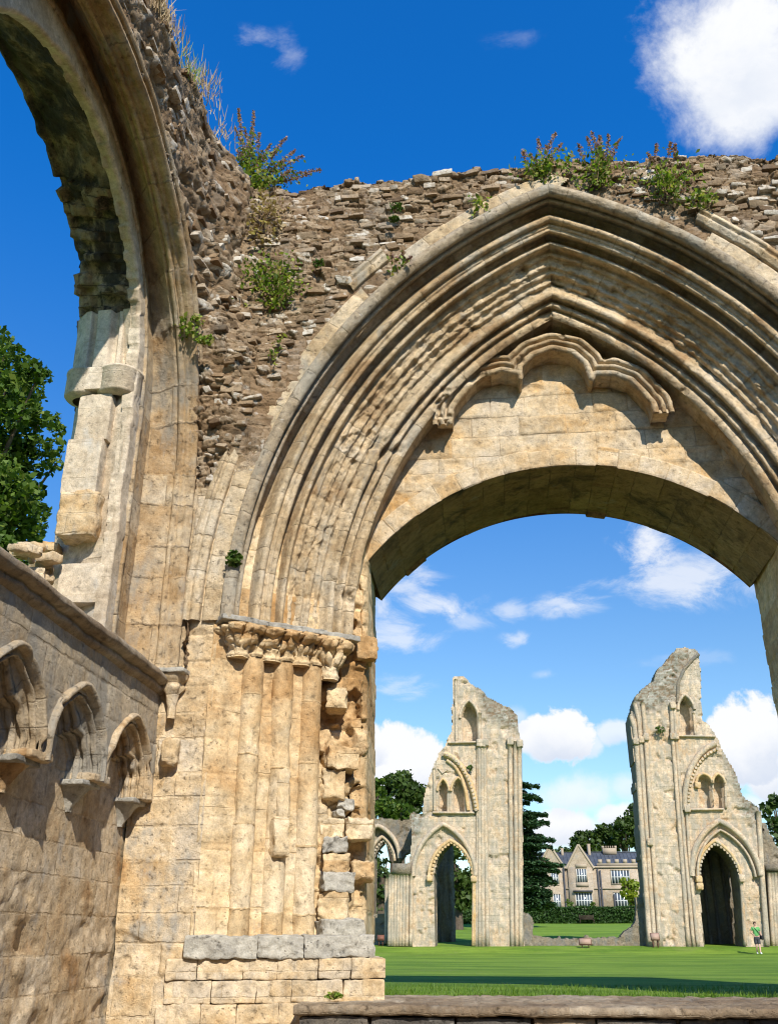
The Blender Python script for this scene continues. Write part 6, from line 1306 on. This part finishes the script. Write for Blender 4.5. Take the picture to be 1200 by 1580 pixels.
def on_wall():
    YF = 10.92
    herb('tall bushy weed with faded flower spikes on the wall top beside the side wall', (392, 306), [(368, 168), (392, 172), (362, 196), (378, 200), (400, 205), (442, 212), (425, 232), (455, 232), (468, 240), (494, 262), (480, 268), (418, 222), (385, 225), (372, 235), (432, 250), (448, 262), (405, 240), (365, 230), (412, 262), (460, 275), (395, 250)], Y=11.1, leafs=44, green=.75, flower=.42, seed=3, low=[(388, 280, 26, 46, 330), (415, 285, 44, 26, 220)])
    t = cushion('dried brown weed trailing down the rubble below the tall bushy weed', 410, 345, 34, 52, 420, Y=YF, size=.05, mat=M_dry, seed=5)
    herb('leafy green clump on the rubble beside the arch, below the dried weed', (420, 478), [(385, 408), (405, 400), (440, 412), (462, 425), (470, 440), (395, 430), (430, 405), (455, 455)], Y=YF, leafs=50, green=1.0, flower=0, seed=6, low=[(420, 440, 50, 40, 460), (395, 420, 20, 20, 60)])
    herb('thin green stem hanging below the leafy clump beside the arch', (424, 572), [(436, 515), (428, 530), (416, 545)], Y=YF, leafs=50, green=1, flower=0, seed=7)
    cushion('bright green fern tuft on the rubble beside the window rib', 293, 505, 22, 24, 300, Y=10.38, size=.05, seed=8); cushion('small fern sprig right of the bright tuft on the window rib', 318, 528, 14, 8, 90, Y=10.38, size=.045, seed=9)
    cushion('small green sprig in the rubble at shoulder of the arch, upper one', 347, 595, 10, 12, 60, Y=YF, size=.04, seed=10); cushion('small green sprig in the rubble at shoulder of the arch, lower one', 324, 655, 7, 12, 50, Y=YF, size=.05, seed=11)
    for k, (px, py, r, lab) in enumerate([(612, 324, 11, 'dark round cushion plant high on the rubble, nearest the wall top'), (493, 410, 9, 'dark cushion plant on the rubble left of the arch'), (608, 342, 8, 'dark cushion plant just below the highest one')]): cushion(lab, px, py, r, r * .7, 90, Y=YF, size=.035, mat=M_moss, seed=20 + k)
    cushion('round tuft of green leaves on the left haunch of the arch', 364, 865, 12, 13, 170, Y=10.88, size=.045, mat=M_moss, seed=30)
    herb('straggly weed on the broken hood of the arch', (615, 432), [(605, 392), (622, 388), (634, 396), (612, 400), (628, 410)], Y=YF, leafs=34, green=.9, flower=.2, seed=31)
    herb('small green weed above the left hood, below the wall top', (738, 335), [(725, 305), (735, 300), (748, 308), (742, 318)], Y=YF, leafs=50, green=1, flower=0, seed=32)
    herb('left flowering weed on the wall top above the arch point', (838, 285), [(806, 232), (818, 236), (830, 215), (842, 225), (856, 206), (848, 240), (866, 222), (824, 245)], Y=11.0, leafs=40, green=.55, flower=.4, seed=33, low=[(840, 262, 44, 24, 200)])
    herb('middle flowering weed on the wall top, tallest of the three above the arch', (925, 292), [(892, 222), (905, 212), (912, 204), (925, 210), (938, 208), (948, 235), (956, 214), (918, 230), (932, 238), (965, 250)], Y=11.0, leafs=40, green=.6, flower=.42, seed=34, low=[(925, 268, 56, 34, 220)])
    herb('right bushy weed on the wall top above the arch', (1032, 308), [(1012, 222), (1034, 220), (1041, 222), (1000, 238), (1020, 262), (1048, 268), (1055, 290)], Y=YF, leafs=40, green=.5, flower=.25, seed=35, low=[(1032, 285, 44, 34, 260)])
    cushion('pale green weed right of the bushy weed above the arch', 1080, 312, 22, 20, 130, Y=YF, size=.05, seed=36)
    for k, (px, py, n, lab) in enumerate([(238, 22, 150, 'dry grass tuft on the side wall top, nearest the frame top'), (266, 62, 130, 'dry grass tuft second from the top along the side wall'), (312, 138, 150, 'dry grass tuft with tall pale blades halfway down the side wall top'), (343, 205, 60, 'thin dry grass tuft beside the tall bushy weed'), (290, 112, 90, 'small greenish tuft between the dry grass on the side wall')]):
        rs = np.random.RandomState(40 + k); c = U(px, py, X=-3.72); T = thing('grass_tuft', lab, 'grass', c, 'dry grass on the side wall top'); V = []
        for i in range(n):
            b = np.array(c) + rs.normal(0, 1, 3) * np.array([.10, .20, .05]); l = rs.uniform(.08, .22) if rs.rand() < .95 else rs.uniform(.2, .42); e = b + np.array([rs.normal(.05, .12) * l * 2, rs.normal(-.1, .2) * l * 2, l]); w = np.array([.005, .003, 0]); V += [b - w, b + w, e + w * .2, e - w * .2]
        mk('blades', V, np.arange(4 * n).reshape(-1, 4), M_weed if k == 4 else M_dry, T, {'rnd': np.repeat(rs.rand(n), 4)}, smooth=False)
    cushion('small grass tuft growing where the parapet coping meets the plinth', 516, 1536, 13, 4, 90, Y=11.0, size=.035, seed=50, out=.02)
    cushion('small green plant on the left pier gallery', 725, 1185, 4, 4, 60, Y=65.7, size=.12, seed=51, mat=M_moss)
    cushion('green plants on the face of the right pier', 1018, 1125, 7, 6, 80, Y=65.7, size=.12, seed=52, mat=M_moss)
on_wall()
